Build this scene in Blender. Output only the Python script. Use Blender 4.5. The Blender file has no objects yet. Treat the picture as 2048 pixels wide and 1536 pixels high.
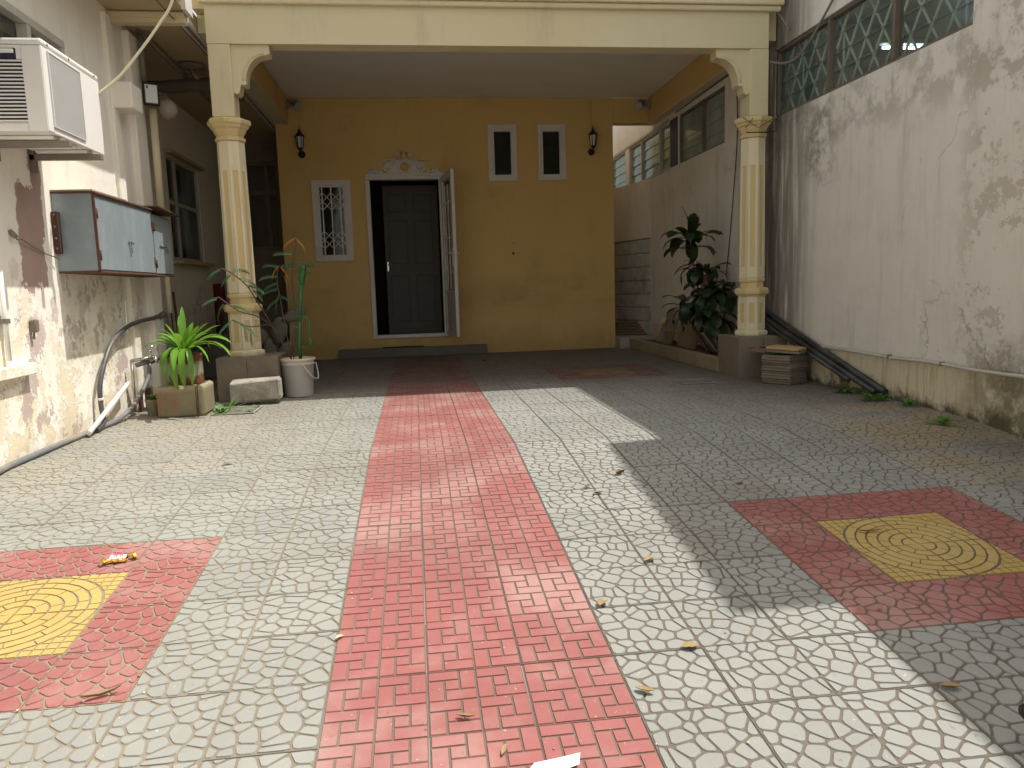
import bpy, bmesh, math, random
from mathutils import Vector, Matrix
from math import sin, cos, pi, radians, atan2, sqrt
random.seed(7)
SC = bpy.context.scene
COL = SC.collection

# ------------------------------------------------------------------ camera, sky, sun, exposure
cam_d = bpy.data.cameras.new("camera"); cam = bpy.data.objects.new("camera", cam_d); COL.objects.link(cam)
SC.camera = cam
cam_d.sensor_width = 36.0; cam_d.lens = 1497.8 / 2048 * 36.0
cam_d.clip_start = 0.05; cam_d.clip_end = 500
CR = Vector((0.99131195, -0.12794561, -0.03050482)); CU = Vector((0.04648521, 0.12383836, 0.99121299)); CF = Vector((0.12304369, 0.9840193, -0.12871003))
CAMP = Vector((0, 0, 0.85))
m = Matrix(((CR.x, CU.x, -CF.x, CAMP.x), (CR.y, CU.y, -CF.y, CAMP.y), (CR.z, CU.z, -CF.z, CAMP.z), (0, 0, 0, 1)))
cam.matrix_world = m

SUN = Vector((0.46, 0.04, 1.0)).normalized()
W = bpy.data.worlds.new("World"); SC.world = W; W.use_nodes = True
nt = W.node_tree; bg = nt.nodes["Background"]
sky = nt.nodes.new("ShaderNodeTexSky"); sky.sky_type = 'NISHITA'; sky.sun_disc = False
sky.sun_elevation = math.asin(SUN.z); sky.sun_rotation = atan2(SUN.x, SUN.y)
sky.air_density = 1.0; sky.dust_density = 2.5; sky.ozone_density = 1.0
hs = nt.nodes.new('ShaderNodeHueSaturation'); hs.inputs['Saturation'].default_value = .42      # milky tropical haze
nt.links.new(sky.outputs[0], hs.inputs['Color'])
wb = nt.nodes.new('ShaderNodeMix'); wb.data_type = 'RGBA'; wb.blend_type = 'MULTIPLY'; wb.inputs[0].default_value = 1; wb.inputs[7].default_value = (1.06, 1.0, .90, 1)
nt.links.new(hs.outputs[0], wb.inputs[6]); nt.links.new(wb.outputs[2], bg.inputs[0]); bg.inputs[1].default_value = 0.148
sd = bpy.data.lights.new("sun", 'SUN'); sd.energy = 3.0; sd.angle = radians(0.55); sd.color = (1.0, 0.96, 0.90)
so = bpy.data.objects.new("sun", sd); COL.objects.link(so)
so.rotation_euler = (-SUN).to_track_quat('-Z', 'Y').to_euler()
vs = SC.view_settings; vs.view_transform = 'Standard'; vs.look = 'None'; vs.exposure = 0.68; vs.gamma = 1.0
try: vs.use_curve_mapping = False
except Exception: pass
SC.cycles.max_bounces = 10; SC.cycles.diffuse_bounces = 6; SC.cycles.transparent_max_bounces = 12

# ------------------------------------------------------------------ tags
def tag(o, label=None, cat=None, group=None, kind=None):
    if label: o['label'] = label
    if cat: o['category'] = cat
    if group: o['group'] = group
    if kind: o['kind'] = kind
    return o
def empty(name, loc, label=None, cat=None, group=None, kind=None):
    o = bpy.data.objects.new(name, None); o.empty_display_size = .05; COL.objects.link(o); o.location = loc
    return tag(o, label, cat, group, kind)

# ------------------------------------------------------------------ mesh builder (world coordinates)
class MB:
    def __init__(s): s.v = []; s.f = []; s.m = []; s.sm = []
    def add(s, vs, fs, m=0, smooth=False):
        b = len(s.v); s.v += [tuple(p) for p in vs]
        for f in fs: s.f.append(tuple(b + i for i in f)); s.m.append(m); s.sm.append(smooth)
    def box(s, x0, x1, y0, y1, z0, z1, m=0, b=0):
        if b <= 0:
            s.add([(x0,y0,z0),(x1,y0,z0),(x1,y1,z0),(x0,y1,z0),(x0,y0,z1),(x1,y0,z1),(x1,y1,z1),(x0,y1,z1)],
                  [(0,3,2,1),(4,5,6,7),(0,1,5,4),(1,2,6,5),(2,3,7,6),(3,0,4,7)], m)
        else:
            s.obb((( x0+x1)/2,(y0+y1)/2,(z0+z1)/2), (x1-x0,y1-y0,z1-z0), Matrix.Identity(3), m, b)
        return s
    def obb(s, c, size, R=None, m=0, b=0, jit=0, rnd=random):
        R = R or Matrix.Identity(3); c = Vector(c); hx, hy, hz = [q/2 for q in size]
        bm = bmesh.new(); bmesh.ops.create_cube(bm, size=1)
        for v in bm.verts: v.co = Vector((v.co.x*2*hx, v.co.y*2*hy, v.co.z*2*hz))
        if b > 0: bmesh.ops.bevel(bm, geom=list(bm.edges), offset=b, segments=2 if b > .008 else 1, profile=.5, affect='EDGES')
        for v in bm.verts:
            if jit: v.co += Vector([rnd.uniform(-jit, jit) for _ in range(3)])
        bm.verts.index_update()
        s.add([c + R @ v.co for v in bm.verts], [[v.index for v in f.verts] for f in bm.faces], m); bm.free()
        return s
    def tube(s, pts, r, n=8, m=0, cap=True, smooth=True):
        pts = [Vector(p) for p in pts]; N = len(pts); rs = r if isinstance(r, (list, tuple)) else [r]*N
        prev = None; vs = []
        for i, p in enumerate(pts):
            d = (pts[min(i+1, N-1)] - pts[max(i-1, 0)]).normalized()
            if prev is None:
                a = Vector((0,0,1)) if abs(d.z) < .9 else Vector((1,0,0)); u = d.cross(a).normalized()
            else: u = (prev - d * prev.dot(d)).normalized()
            prev = u; w = d.cross(u)
            for k in range(n):
                t = 2*pi*k/n; vs.append(p + (u*cos(t) + w*sin(t))*rs[i])
        fs = [(i*n+k, i*n+(k+1)%n, (i+1)*n+(k+1)%n, (i+1)*n+k) for i in range(N-1) for k in range(n)]
        s.add(vs, fs, m, smooth)
        if cap:
            b = len(s.v) - len(vs)
            s.f.append(tuple(b + k for k in range(n-1, -1, -1))); s.m.append(m); s.sm.append(False)
            s.f.append(tuple(b + (N-1)*n + k for k in range(n))); s.m.append(m); s.sm.append(False)
        return s
    def lathe(s, c, prof, n=24, m=0, phase=0, smooth=True, axis='z', cap=True):
        c = Vector(c); vs = []
        for r, z in prof:
            for k in range(n):
                t = phase + 2*pi*k/n; p = Vector((r*cos(t), r*sin(t), z))
                if axis == 'x': p = Vector((p.z, p.x, p.y))
                if axis == 'y': p = Vector((p.x, p.z, p.y))
                vs.append(c + p)
        N = len(prof); fs = [(i*n+k, i*n+(k+1)%n, (i+1)*n+(k+1)%n, (i+1)*n+k) for i in range(N-1) for k in range(n)]
        if cap: fs += [tuple(range(n-1, -1, -1)), tuple((N-1)*n+k for k in range(n))]
        s.add(vs, fs, m, smooth); return s
    def prism(s, poly, f0, f1, m=0):
        """poly: 2-D points; f0, f1 map (u,v)->xyz for the two caps"""
        n = len(poly); vs = [f0(*p) for p in poly] + [f1(*p) for p in poly]
        s.add(vs, [tuple(range(n-1, -1, -1)), tuple(range(n, 2*n))] + [(k, (k+1)%n, n+(k+1)%n, n+k) for k in range(n)], m); return s
    def wall(s, axis, c0, c1, u0, u1, v0, v1, holes=(), m=0, lip=True):
        """slab between planes axis=c0 (visible face) and axis=c1; u horizontal, v vertical; rectangular holes (ua,ub,va,vb)"""
        us = sorted({u0, u1} | {q for h in holes for q in h[:2] if u0 < q < u1}); vs_ = sorted({v0, v1} | {q for h in holes for q in h[2:] if v0 < q < v1})
        P = (lambda c, u, v: (c, u, v)) if axis == 'x' else (lambda c, u, v: (u, c, v))
        inh = lambda a, b: any(h[0]-1e-6 <= a <= h[1]+1e-6 and h[2]-1e-6 <= b <= h[3]+1e-6 for h in holes)
        solid = {}
        for i in range(len(us)-1):
            for j in range(len(vs_)-1): solid[i, j] = not inh((us[i]+us[i+1])/2, (vs_[j]+vs_[j+1])/2)
        for (i, j), q in solid.items():
            if not q: continue
            a, b, c, d = us[i], us[i+1], vs_[j], vs_[j+1]
            s.add([P(c0,a,c),P(c0,b,c),P(c0,b,d),P(c0,a,d)], [(0,1,2,3)], m)
            s.add([P(c1,a,c),P(c1,b,c),P(c1,b,d),P(c1,a,d)], [(3,2,1,0)], m)
            for di, dj, e in ((-1,0,((a,c),(a,d))), (1,0,((b,c),(b,d))), (0,-1,((a,c),(b,c))), (0,1,((a,d),(b,d)))):
                if not solid.get((i+di, j+dj), False):
                    (ua, va), (ub, vb) = e; s.add([P(c0,ua,va),P(c0,ub,vb),P(c1,ub,vb),P(c1,ua,va)], [(0,1,2,3)], m)
        return s
    def build(s, name, mats, parent=None, origin=None, normals=True):
        me = bpy.data.meshes.new(name)
        if not isinstance(mats, (list, tuple)): mats = [mats]
        off = Vector((0, 0, 0))
        o = bpy.data.objects.new(name, me); COL.objects.link(o)
        if parent is None:
            if origin is None:
                xs = [p[0] for p in s.v]; ys = [p[1] for p in s.v]; zs = [p[2] for p in s.v]
                origin = ((min(xs)+max(xs))/2, (min(ys)+max(ys))/2, min(zs))
            off = Vector(origin); o.location = off; o['_wo'] = list(off)
        else:
            o.parent = parent
            po = Vector(parent['_wo']) if '_wo' in parent else Vector(parent.location)
            off = po; o['_wo'] = list(po)      # origin coincides with the parent's
        me.from_pydata([tuple(Vector(p) - off) for p in s.v], [], s.f)
        for mt in mats: me.materials.append(mt)
        me.polygons.foreach_set('material_index', s.m); me.polygons.foreach_set('use_smooth', s.sm)
        if normals:
            bm = bmesh.new(); bm.from_mesh(me); bmesh.ops.recalc_face_normals(bm, faces=bm.faces); bm.to_mesh(me); bm.free()
        me.update(); return o

def Rz(a): return Matrix.Rotation(a, 3, 'Z')
def Rxyz(x, y, z): return Matrix.Rotation(z, 3, 'Z') @ Matrix.Rotation(y, 3, 'Y') @ Matrix.Rotation(x, 3, 'X')
def slerp_pts(P, n=6):
    """Catmull-Rom through P"""
    P = [Vector(p) for p in P]; out = []
    for i in range(len(P)-1):
        a, b, c, d = P[max(i-1,0)], P[i], P[i+1], P[min(i+2, len(P)-1)]
        for k in range(n):
            t = k/n; out.append(.5*((2*b) + (c-a)*t + (2*a-5*b+4*c-d)*t*t + (3*b-a-3*c+d)*t**3))
    out.append(P[-1]); return out

# ------------------------------------------------------------------ materials
class NT:
    def __init__(s, name):
        s.mat = bpy.data.materials.new(name); s.mat.use_nodes = True; s.t = s.mat.node_tree; s.b = s.t.nodes["Principled BSDF"]
        s.pos = s.n("ShaderNodeNewGeometry").outputs["Position"]
    def n(s, typ, **k):
        q = s.t.nodes.new(typ)
        for a, b in k.items(): setattr(q, a, b)
        return q
    def put(s, inp, val):
        if isinstance(val, bpy.types.NodeSocket): s.t.links.new(val, inp)
        elif isinstance(val, (tuple, list)): inp.default_value = tuple(val) + ((1,) if len(val) == 3 and len(inp.default_value) == 4 else ())
        else: inp.default_value = val
    def math(s, op, a, b=0.0, c=None, clamp=False):
        q = s.n("ShaderNodeMath", operation=op, use_clamp=clamp); s.put(q.inputs[0], a); s.put(q.inputs[1], b)
        if c is not None: s.put(q.inputs[2], c)
        return q.outputs[0]
    def mix(s, f, a, b, mode='MIX'):
        q = s.n("ShaderNodeMix", data_type='RGBA', blend_type=mode, clamp_factor=True); s.put(q.inputs[0], f)
        for i, v in ((6, a), (7, b)):
            if isinstance(v, (int, float)): v = (v, v, v)
            s.put(q.inputs[i], v)
        return q.outputs[2]
    def vmul(s, v, sc):
        q = s.n("ShaderNodeVectorMath", operation='MULTIPLY'); s.put(q.inputs[0], v); q.inputs[1].default_value = sc; return q.outputs[0]
    def vadd(s, v, w):
        q = s.n("ShaderNodeVectorMath", operation='ADD'); s.put(q.inputs[0], v); s.put(q.inputs[1], w); return q.outputs[0]
    def noise(s, scale=5, detail=4, rough=.55, vec=None, dist=0, col=False):
        q = s.n("ShaderNodeTexNoise"); s.put(q.inputs["Vector"], vec if vec is not None else s.pos)
        q.inputs["Scale"].default_value = scale; q.inputs["Detail"].default_value = detail; q.inputs["Roughness"].default_value = rough; q.inputs["Distortion"].default_value = dist
        return q.outputs["Color" if col else "Fac"]
    def ramp(s, v, a, b, lo=0.0, hi=1.0, sm=True):
        q = s.n("ShaderNodeMapRange", interpolation_type='SMOOTHSTEP' if sm else 'LINEAR'); s.put(q.inputs[0], v)
        for i, x in enumerate((a, b, lo, hi)): q.inputs[i+1].default_value = x
        return q.outputs[0]
    def xyz(s):
        q = s.n("ShaderNodeSeparateXYZ"); s.put(q.inputs[0], s.pos); return q.outputs
    def band(s, v, a, b, w):
        return s.math('MULTIPLY', s.ramp(v, a-w, a+w), s.ramp(v, b-w, b+w, 1, 0))
    def bump(s, h, strength=.3, dist=.01):
        q = s.n("ShaderNodeBump"); s.put(q.inputs["Height"], h); q.inputs["Strength"].default_value = strength; q.inputs["Distance"].default_value = dist
        s.t.links.new(q.outputs[0], s.b.inputs["Normal"])
    def out(s, col, rough=.8, metal=0.0, spec=.3):
        s.put(s.b.inputs["Base Color"], col); s.put(s.b.inputs["Roughness"], rough); s.put(s.b.inputs["Metallic"], metal)
        s.b.inputs["Specular IOR Level"].default_value = spec; return s.mat
def simple(name, col, rough=.7, metal=0.0, var=.12, sc=6, dirt=None, dirt_amt=.3, dsc=3, bump=.15, bsc=60, spec=.3, bd=.002):
    t = NT(name); a = tuple(c*(1-var) for c in col); b = tuple(min(1, c*(1+var)) for c in col)
    c = t.mix(t.noise(sc, 5, .6), a, b)
    if dirt: c = t.mix(t.math('MULTIPLY', t.ramp(t.noise(dsc, 6, .65), .45, .7), dirt_amt), c, dirt)
    if bump: t.bump(t.noise(bsc, 4, .6), bump, bd)
    return t.out(c, rough, metal, spec)

# pavers -----------------------------------------------------------
def paver_mat(name, col, bleach, dirtc, b_amt=.35):
    t = NT(name); x, y, z = t.xyz()
    ix = t.math('FLOOR', t.math('DIVIDE', t.math('ADD', x, .275), .26)); iy = t.math('FLOOR', t.math('DIVIDE', t.math('SUBTRACT', y, 1.94), .26))
    cv = t.n("ShaderNodeCombineXYZ"); t.put(cv.inputs[0], ix); t.put(cv.inputs[1], iy)
    wn = t.n("ShaderNodeTexWhiteNoise", noise_dimensions='3D'); t.put(wn.inputs["Vector"], cv.outputs[0])
    v = t.ramp(wn.outputs["Value"], 0, 1, .93, 1.05, False)
    cc = t.n("ShaderNodeVectorMath", operation='SCALE'); cc.inputs[0].default_value = col; t.put(cc.inputs["Scale"], v)
    c = cc.outputs[0]
    c = t.mix(t.math('MULTIPLY', t.ramp(t.noise(2.3, 6, .62), .42, .68), b_amt), c, bleach)
    c = t.mix(t.math('MULTIPLY', t.ramp(t.noise(11, 5, .7), .55, .75), .25), c, bleach)
    c = t.mix(t.math('MULTIPLY', t.ramp(t.noise(1.1, 5, .6, vec=t.vadd(t.pos, (5, 3, 1))), .48, .7), .38), c, dirtc)
    # darker brown toward the porch; grime along the right wall; sand drifts
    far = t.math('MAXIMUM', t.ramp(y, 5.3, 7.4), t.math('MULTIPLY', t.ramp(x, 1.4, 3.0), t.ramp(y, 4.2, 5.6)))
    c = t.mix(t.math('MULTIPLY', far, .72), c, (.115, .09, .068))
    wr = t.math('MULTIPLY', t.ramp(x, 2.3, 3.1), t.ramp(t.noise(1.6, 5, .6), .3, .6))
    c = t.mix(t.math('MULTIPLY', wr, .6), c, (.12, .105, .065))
    sl = t.math('MULTIPLY', t.math('MULTIPLY', t.ramp(x, -.1, -1.7), t.band(y, 3.7, 6.0, .7)), t.ramp(t.noise(2.2, 5, .6), .3, .62))
    c = t.mix(t.math('MULTIPLY', sl, .42), c, (.36, .295, .20))
    sr = t.math('MULTIPLY', t.math('MULTIPLY', t.band(x, 2.4, 3.3, .25), t.band(y, 3.0, 4.6, .3)), t.ramp(t.noise(2.5, 4, .6), .35, .6))
    c = t.mix(t.math('MULTIPLY', sr, .6), c, (.33, .24, .11))
    # dark spots / specks
    c = t.mix(t.math('MULTIPLY', t.ramp(t.noise(38, 3, .6), .66, .74), .35), c, (.09, .08, .07))
    sp = t.ramp(t.noise(90, 2, .5), .72, .76); c = t.mix(t.math('MULTIPLY', sp, .5), c, (.6, .58, .52))
    t.bump(t.noise(150, 4, .6), .25, .002)
    return t.out(c, t.ramp(t.noise(9, 4), .3, .7, .55, .8), spec=.25)
M = {}
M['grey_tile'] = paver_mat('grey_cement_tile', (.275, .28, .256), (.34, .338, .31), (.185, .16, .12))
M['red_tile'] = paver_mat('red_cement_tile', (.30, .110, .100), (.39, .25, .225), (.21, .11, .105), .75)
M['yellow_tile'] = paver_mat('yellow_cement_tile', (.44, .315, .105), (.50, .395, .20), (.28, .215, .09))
t = NT('joint_dirt_lit_left'); c = t.mix(t.noise(3, 5, .6), (.115, .095, .08), (.20, .165, .13)); x, y, z = t.xyz()
c = t.mix(t.ramp(x, 0.2, -0.9), c, t.mix(t.noise(4, 4), (.21, .18, .13), (.30, .255, .185))); t.bump(t.noise(200, 3), .5, .003); M['joint'] = t.out(c, .95, spec=.1)  # left joints paler: sand, plus sunlit groove sides painted into the colour
M['ground'] = simple('worn_concrete_ground', (.34, .32, .27), .9, var=.2, sc=3, bump=.3)

# right boundary plaster ------------------------------------------------
t = NT('weathered_pink_plaster'); x, y, z = t.xyz()
c = t.mix(t.noise(.9, 5, .6), (.69, .655, .585), (.77, .74, .67))
c = t.mix(t.math('MULTIPLY', t.ramp(t.noise(3.5, 6, .65), .45, .7), .35), c, (.60, .535, .49))
st = t.vmul(t.pos, (1, 5.0, .45)); stn = t.noise(1.6, 6, .62, vec=st)
c = t.mix(t.math('MULTIPLY', t.ramp(stn, .50, .78), .42), c, (.36, .33, .27))
st2 = t.noise(5.5, 5, .6, vec=st); c = t.mix(t.math('MULTIPLY', t.ramp(st2, .58, .8), .25), c, (.36, .33, .28))
# mildew under the window band
uw = t.math('MULTIPLY', t.band(z, 1.86, 2.32, .16), t.ramp(t.noise(4.2, 7, .7), .44, .60)); c = t.mix(t.math('MULTIPLY', uw, t.ramp(y, 6.4, 8.0, .4, .08)), c, (.17, .145, .095))
mg = t.math('MULTIPLY', t.math('MULTIPLY', t.band(y, 5.55, 5.95, .12), t.band(z, 1.65, 2.2, .1)), t.ramp(t.noise(7, 6, .7), .40, .62)); c = t.mix(t.math('MULTIPLY', mg, .6), c, (.10, .10, .06))
# dark stain beside the column, with the shade there painted in too
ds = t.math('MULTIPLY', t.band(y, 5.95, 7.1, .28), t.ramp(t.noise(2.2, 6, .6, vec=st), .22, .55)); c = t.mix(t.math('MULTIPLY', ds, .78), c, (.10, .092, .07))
# peeled paint on the near pier
pe = t.math('MULTIPLY', t.ramp(y, 4.25, 3.95), t.ramp(t.noise(4.2, 10, .77), .53, .542)); c = t.mix(t.math('MULTIPLY', pe, .55), c, t.mix(t.noise(10, 4), (.27, .20, .145), (.40, .32, .25)))
lt = t.ramp(y, 4.2, 4.05); c = t.mix(t.math('MULTIPLY', lt, .25), c, (.66, .64, .56))
pe2 = t.math('MULTIPLY', t.ramp(t.noise(6.5, 8, .75), .66, .68), t.ramp(z, .8, 1.7)); c = t.mix(t.math('MULTIPLY', pe2, .35), c, (.40, .33, .28))
# yellow-cream plinth, moss at the foot
pl = t.ramp(z, .315, .295); c = t.mix(t.math('MULTIPLY', pl, .6), c, (.60, .52, .31))
c = t.mix(t.math('MULTIPLY', t.math('MULTIPLY', pl, t.ramp(t.noise(6, 6, .7, vec=st), .5, .62)), .5), c, (.42, .27, .10))
gzr = t.math('MINIMUM', 0.0, t.math('MULTIPLY', t.math('SUBTRACT', y, 4.02), .0887)); zr = t.math('SUBTRACT', z, gzr)
cr0 = t.math('ADD', zr, t.math('MULTIPLY', t.math('SUBTRACT', t.noise(6, 6, .7), .5), .42))
c = t.mix(t.math('MULTIPLY', t.ramp(cr0, .10, .0), .9), c, (.055, .05, .03))
nb = t.math('MULTIPLY', t.math('MULTIPLY', t.ramp(y, 4.3, 3.6), t.ramp(z, .62, .2)), t.ramp(t.noise(5, 7, .7), .36, .56)); c = t.mix(t.math('MULTIPLY', nb, .8), c, (.12, .105, .06))
# cracks
vo = t.n("ShaderNodeTexVoronoi", feature='DISTANCE_TO_EDGE'); vo.inputs["Scale"].default_value = 1.0
dv = t.vadd(t.pos, t.vmul(t.noise(3, 5, .6, col=True), (.35, .35, .35))); t.put(vo.inputs["Vector"], dv)
ck = t.math('MULTIPLY', t.ramp(vo.outputs["Distance"], .006, .0), t.ramp(t.noise(1.3, 3), .52, .6)); c = t.mix(t.math('MULTIPLY', ck, .35), c, (.14, .11, .09))
h = t.math('ADD', t.noise(14, 6, .6), t.math('MULTIPLY', pe2, .5)); h = t.math('SUBTRACT', h, t.math('MULTIPLY', pe, .6)); h = t.math('SUBTRACT', h, ck)
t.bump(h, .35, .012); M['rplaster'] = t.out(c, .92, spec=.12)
M['rplaster_up'] = M['rplaster']
# left wall plaster -----------------------------------------------------
t = NT('flaking_cream_plaster'); x, y, z = t.xyz()
c = t.mix(t.noise(1.4, 5), (.84, .80, .69), (.89, .87, .79))
dist = t.math('ADD', z, t.math('MULTIPLY', t.math('SUBTRACT', t.noise(2.5, 6, .65), .5), 1.5))
n1 = t.noise(4.2, 9, .74); lowm = t.ramp(dist, 1.15, .35)
yel = t.math('MULTIPLY', lowm, t.ramp(n1, .50, .54)); c = t.mix(t.math('MULTIPLY', yel, .6), c, (.72, .60, .37))
n2 = t.noise(3.0, 9, .72, vec=t.vadd(t.pos, (3.1, 7.7, 2.2))); mau = t.math('MULTIPLY', t.ramp(dist, 1.25, .5), t.ramp(n2, .545, .565)); c = t.mix(t.math('MULTIPLY', mau, .8), c, t.mix(t.noise(8, 4), (.40, .29, .265), (.52, .42, .40)))
ny = t.math('ADD', y, t.math('MULTIPLY', t.math('SUBTRACT', t.noise(7, 6, .7), .5), .16)); nz = t.math('ADD', z, t.math('MULTIPLY', t.math('SUBTRACT', t.noise(6, 6, .7, vec=t.vadd(t.pos, (4, 4, 4))), .5), .3))
pt = t.math('MULTIPLY', t.band(ny, 4.49, 4.76, .004), t.band(nz, .93, 1.50, .006))
p2 = t.math('MULTIPLY', t.band(ny, 4.69, 4.80, .004), t.band(nz, 1.2, 1.78, .006)); pt = t.math('MAXIMUM', pt, p2)
c = t.mix(pt, c, t.mix(t.noise(5, 5), (.34, .225, .20), (.44, .33, .31)))
t3 = t.math('MULTIPLY', t.math('MULTIPLY', t.band(y, 4.95, 5.9, .08), t.band(z, .45, 1.05, .1)), t.ramp(t.noise(5.5, 9, .75, vec=t.vmul(t.pos, (1, 1.3, .9))), .53, .57)); c = t.mix(t.math('MULTIPLY', t3, .6), c, t.mix(t.noise(9, 3), (.27, .205, .12), (.42, .34, .22)))
c = t.mix(t.math('MULTIPLY', t.ramp(t.noise(3, 6, .6, vec=t.vmul(t.pos, (1, 4, .5))), .5, .75), .25), c, (.52, .46, .34))
c = t.mix(t.math('MULTIPLY', t.ramp(dist, .25, -.2), .5), c, (.45, .33, .18))
c = t.mix(t.math('MULTIPLY', t.ramp(y, 6.9, 7.6), .3), c, (.40, .33, .22))  # far recessed wall toned darker, its enclosed shade painted into the colour
h = t.math('SUBTRACT', t.noise(18, 6, .6), t.math('MULTIPLY', t.math('MAXIMUM', t.math('MAXIMUM', pt, mau), yel), .6)); t.bump(h, .4, .01)
M['lplaster'] = t.out(c, .9, spec=.15)
# yellow house paints
def paint(name, a, b, stain, amt=.35, streak=True, rough=.75, base=False):
    t = NT(name); c = t.mix(t.noise(1.5, 5), a, b)
    v = t.vmul(t.pos, (3, 3, .5)) if streak else t.pos
    c = t.mix(t.math('MULTIPLY', t.ramp(t.noise(1.8, 6, .65, vec=v), .52, .78), amt), c, stain)
    c = t.mix(t.math('MULTIPLY', t.ramp(t.noise(14, 5, .7), .62, .74), amt*.5), c, stain)
    if base:      # rain splash along the foot, faint drips and roller bands
        x, y, z = t.xyz(); zn = t.math('ADD', z, t.math('MULTIPLY', t.math('SUBTRACT', t.noise(3, 6, .65), .5), .5))
        c = t.mix(t.math('MULTIPLY', t.ramp(zn, .38, .02), .45), c, (.30, .20, .09))
        c = t.mix(t.math('MULTIPLY', t.ramp(t.noise(1.6, 6, .7, vec=t.vmul(t.pos, (6, 1, .35))), .56, .75), .35), c, stain)
        c = t.mix(t.math('MULTIPLY', t.math('MULTIPLY', t.band(z, .55, .95, .15), t.ramp(t.noise(1.3, 5, .6, vec=t.vmul(t.pos, (.7, 1, 2.5))), .42, .65)), .4), c, stain)
    t.bump(t.noise(45, 5, .6), .2, .003); return t.out(c, rough, spec=.2)
M['ochre'] = paint('ochre_wall_paint', (.57, .395, .15), (.63, .435, .17), (.40, .27, .10), .6, False, base=True)
M['cream'] = paint('cream_beam_paint', (.58, .51, .305), (.63, .575, .385), (.38, .32, .21), .5)
M['capgold'] = paint('golden_capital_paint', (.56, .44, .21), (.63, .51, .28), (.34, .25, .11), .6)
M['column'] = paint('pale_column_paint', (.64, .57, .38), (.70, .63, .44), (.44, .33, .15), .6)
M['flute'] = paint('golden_flute_paint', (.56, .43, .20), (.62, .49, .26), (.38, .26, .10), .5)
M['ceil'] = paint('grey_ceiling_paint', (.76, .74, .68), (.82, .80, .74), (.60, .56, .49), .5, False)
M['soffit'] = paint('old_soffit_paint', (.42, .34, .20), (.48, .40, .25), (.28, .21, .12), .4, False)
M['whitepaint'] = simple('white_gloss_paint', (.62, .58, .55), .45, var=.06, dirt=(.40, .34, .27), dirt_amt=.35)
M['block'] = simple('brown_tiled_plinth', (.22, .18, .135), .6, var=.18, sc=8, dirt=(.12, .10, .08), dirt_amt=.6)
M['conc'] = simple('rough_concrete', (.36, .33, .28), .95, var=.3, sc=14, dirt=(.18, .155, .115), dirt_amt=.7, dsc=9, bump=.9, bsc=70, bd=.006)
M['step'] = simple('step_tile', (.14, .125, .105), .7, var=.2)
M['rear'] = simple('shade_toned_rear_wall', (.20, .165, .12), .9, var=.25, dirt=(.10, .08, .055), dirt_amt=.6)  # dark tone paints in the shade of the enclosed rear recess
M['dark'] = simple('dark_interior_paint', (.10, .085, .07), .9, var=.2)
M['black'] = simple('black_rubber', (.02, .02, .022), .5, var=.2, bump=.05)
M['room'] = simple('interior_room_paint', (.50, .47, .40), .9)
t = NT('planter_concrete'); x, y, z = t.xyz(); c = t.mix(t.noise(9, 6, .65), (.17, .15, .09), (.30, .265, .17))
c = t.mix(t.math('MULTIPLY', t.math('MULTIPLY', t.band(x, -1.87, -1.71, .03), t.band(z, .03, .19, .03)), t.math('MULTIPLY', t.ramp(t.noise(11, 5, .6), .3, .65), .6)), c, (.30, .10, .06))
c = t.mix(t.math('MULTIPLY', t.ramp(z, .17, .21), .4), c, (.50, .42, .28)); t.bump(t.noise(60, 6, .65), .7, .005); M['planter'] = t.out(c, .95, spec=.1)
t = NT('rusty_tin'); n = t.noise(14, 7, .7); x, y, z = t.xyz()
zz = t.math('ABSOLUTE', t.math('SUBTRACT', z, .335)); f = t.ramp(t.math('ADD', t.math('MULTIPLY', zz, 6.0), n), .66, .88)
c = t.mix(f, (.30, .31, .235), t.mix(t.noise(30, 5), (.07, .03, .02), (.20, .085, .035))); t.bump(n, .5, .004); M['rustcan'] = t.out(c, .8, .1)
M['rust'] = simple('rust', (.12, .06, .045), .9, var=.4, sc=20, bump=.5)
t = NT('galvanised_sheet'); x, y, z = t.xyz()
c = t.mix(t.noise(2.2, 5), (.24, .29, .32), (.35, .415, .45)); c = t.mix(t.math('MULTIPLY', t.ramp(t.noise(4, 6, .65, vec=t.vmul(t.pos, (1, 2, .7))), .45, .75), .5), c, (.46, .52, .54))
c = t.mix(t.math('MULTIPLY', t.ramp(t.noise(25, 5, .7), .62, .72), .5), c, (.33, .24, .17)); t.bump(t.noise(5, 3), .15, .01); M['galv'] = t.out(c, .55, .35)
M['acwhite'] = simple('enamelled_white_steel', (.74, .73, .70), .4, var=.03, dirt=(.62, .58, .50), dirt_amt=.3, bump=.02)
M['acgrille'] = simple('grey_plastic_grille', (.58, .58, .56), .5, var=.03, bump=0)
M['acslot'] = simple('dark_vent_cavity', (.03, .03, .055), .6, bump=0)
M['steel'] = simple('painted_bracket_steel', (.22, .20, .17), .6, .3, var=.2)
M['chrome'] = simple('worn_chrome', (.55, .52, .46), .25, .9, var=.15, bump=.1)
M['cable'] = simple('cream_cable', (.72, .68, .48), .6, bump=0)
M['pvcwhite'] = simple('white_pvc', (.78, .78, .75), .4, dirt=(.45, .42, .34), dirt_amt=.3)
M['pvcgrey'] = simple('old_pvc_pipe', (.52, .50, .44), .6, dirt=(.2, .19, .14), dirt_amt=.5)
M['hose'] = simple('grey_black_hose', (.075, .075, .08), .42, dirt=(.25, .22, .18), dirt_amt=.5, spec=.5)
M['hose2'] = simple('dusty_grey_hose', (.17, .175, .18), .5, dirt=(.34, .28, .2), dirt_amt=.7, spec=.4)
M['pipeblack'] = simple('black_poly_pipe', (.022, .023, .025), .38, dirt=(.10, .10, .09), dirt_amt=.6, spec=.5)
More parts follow.
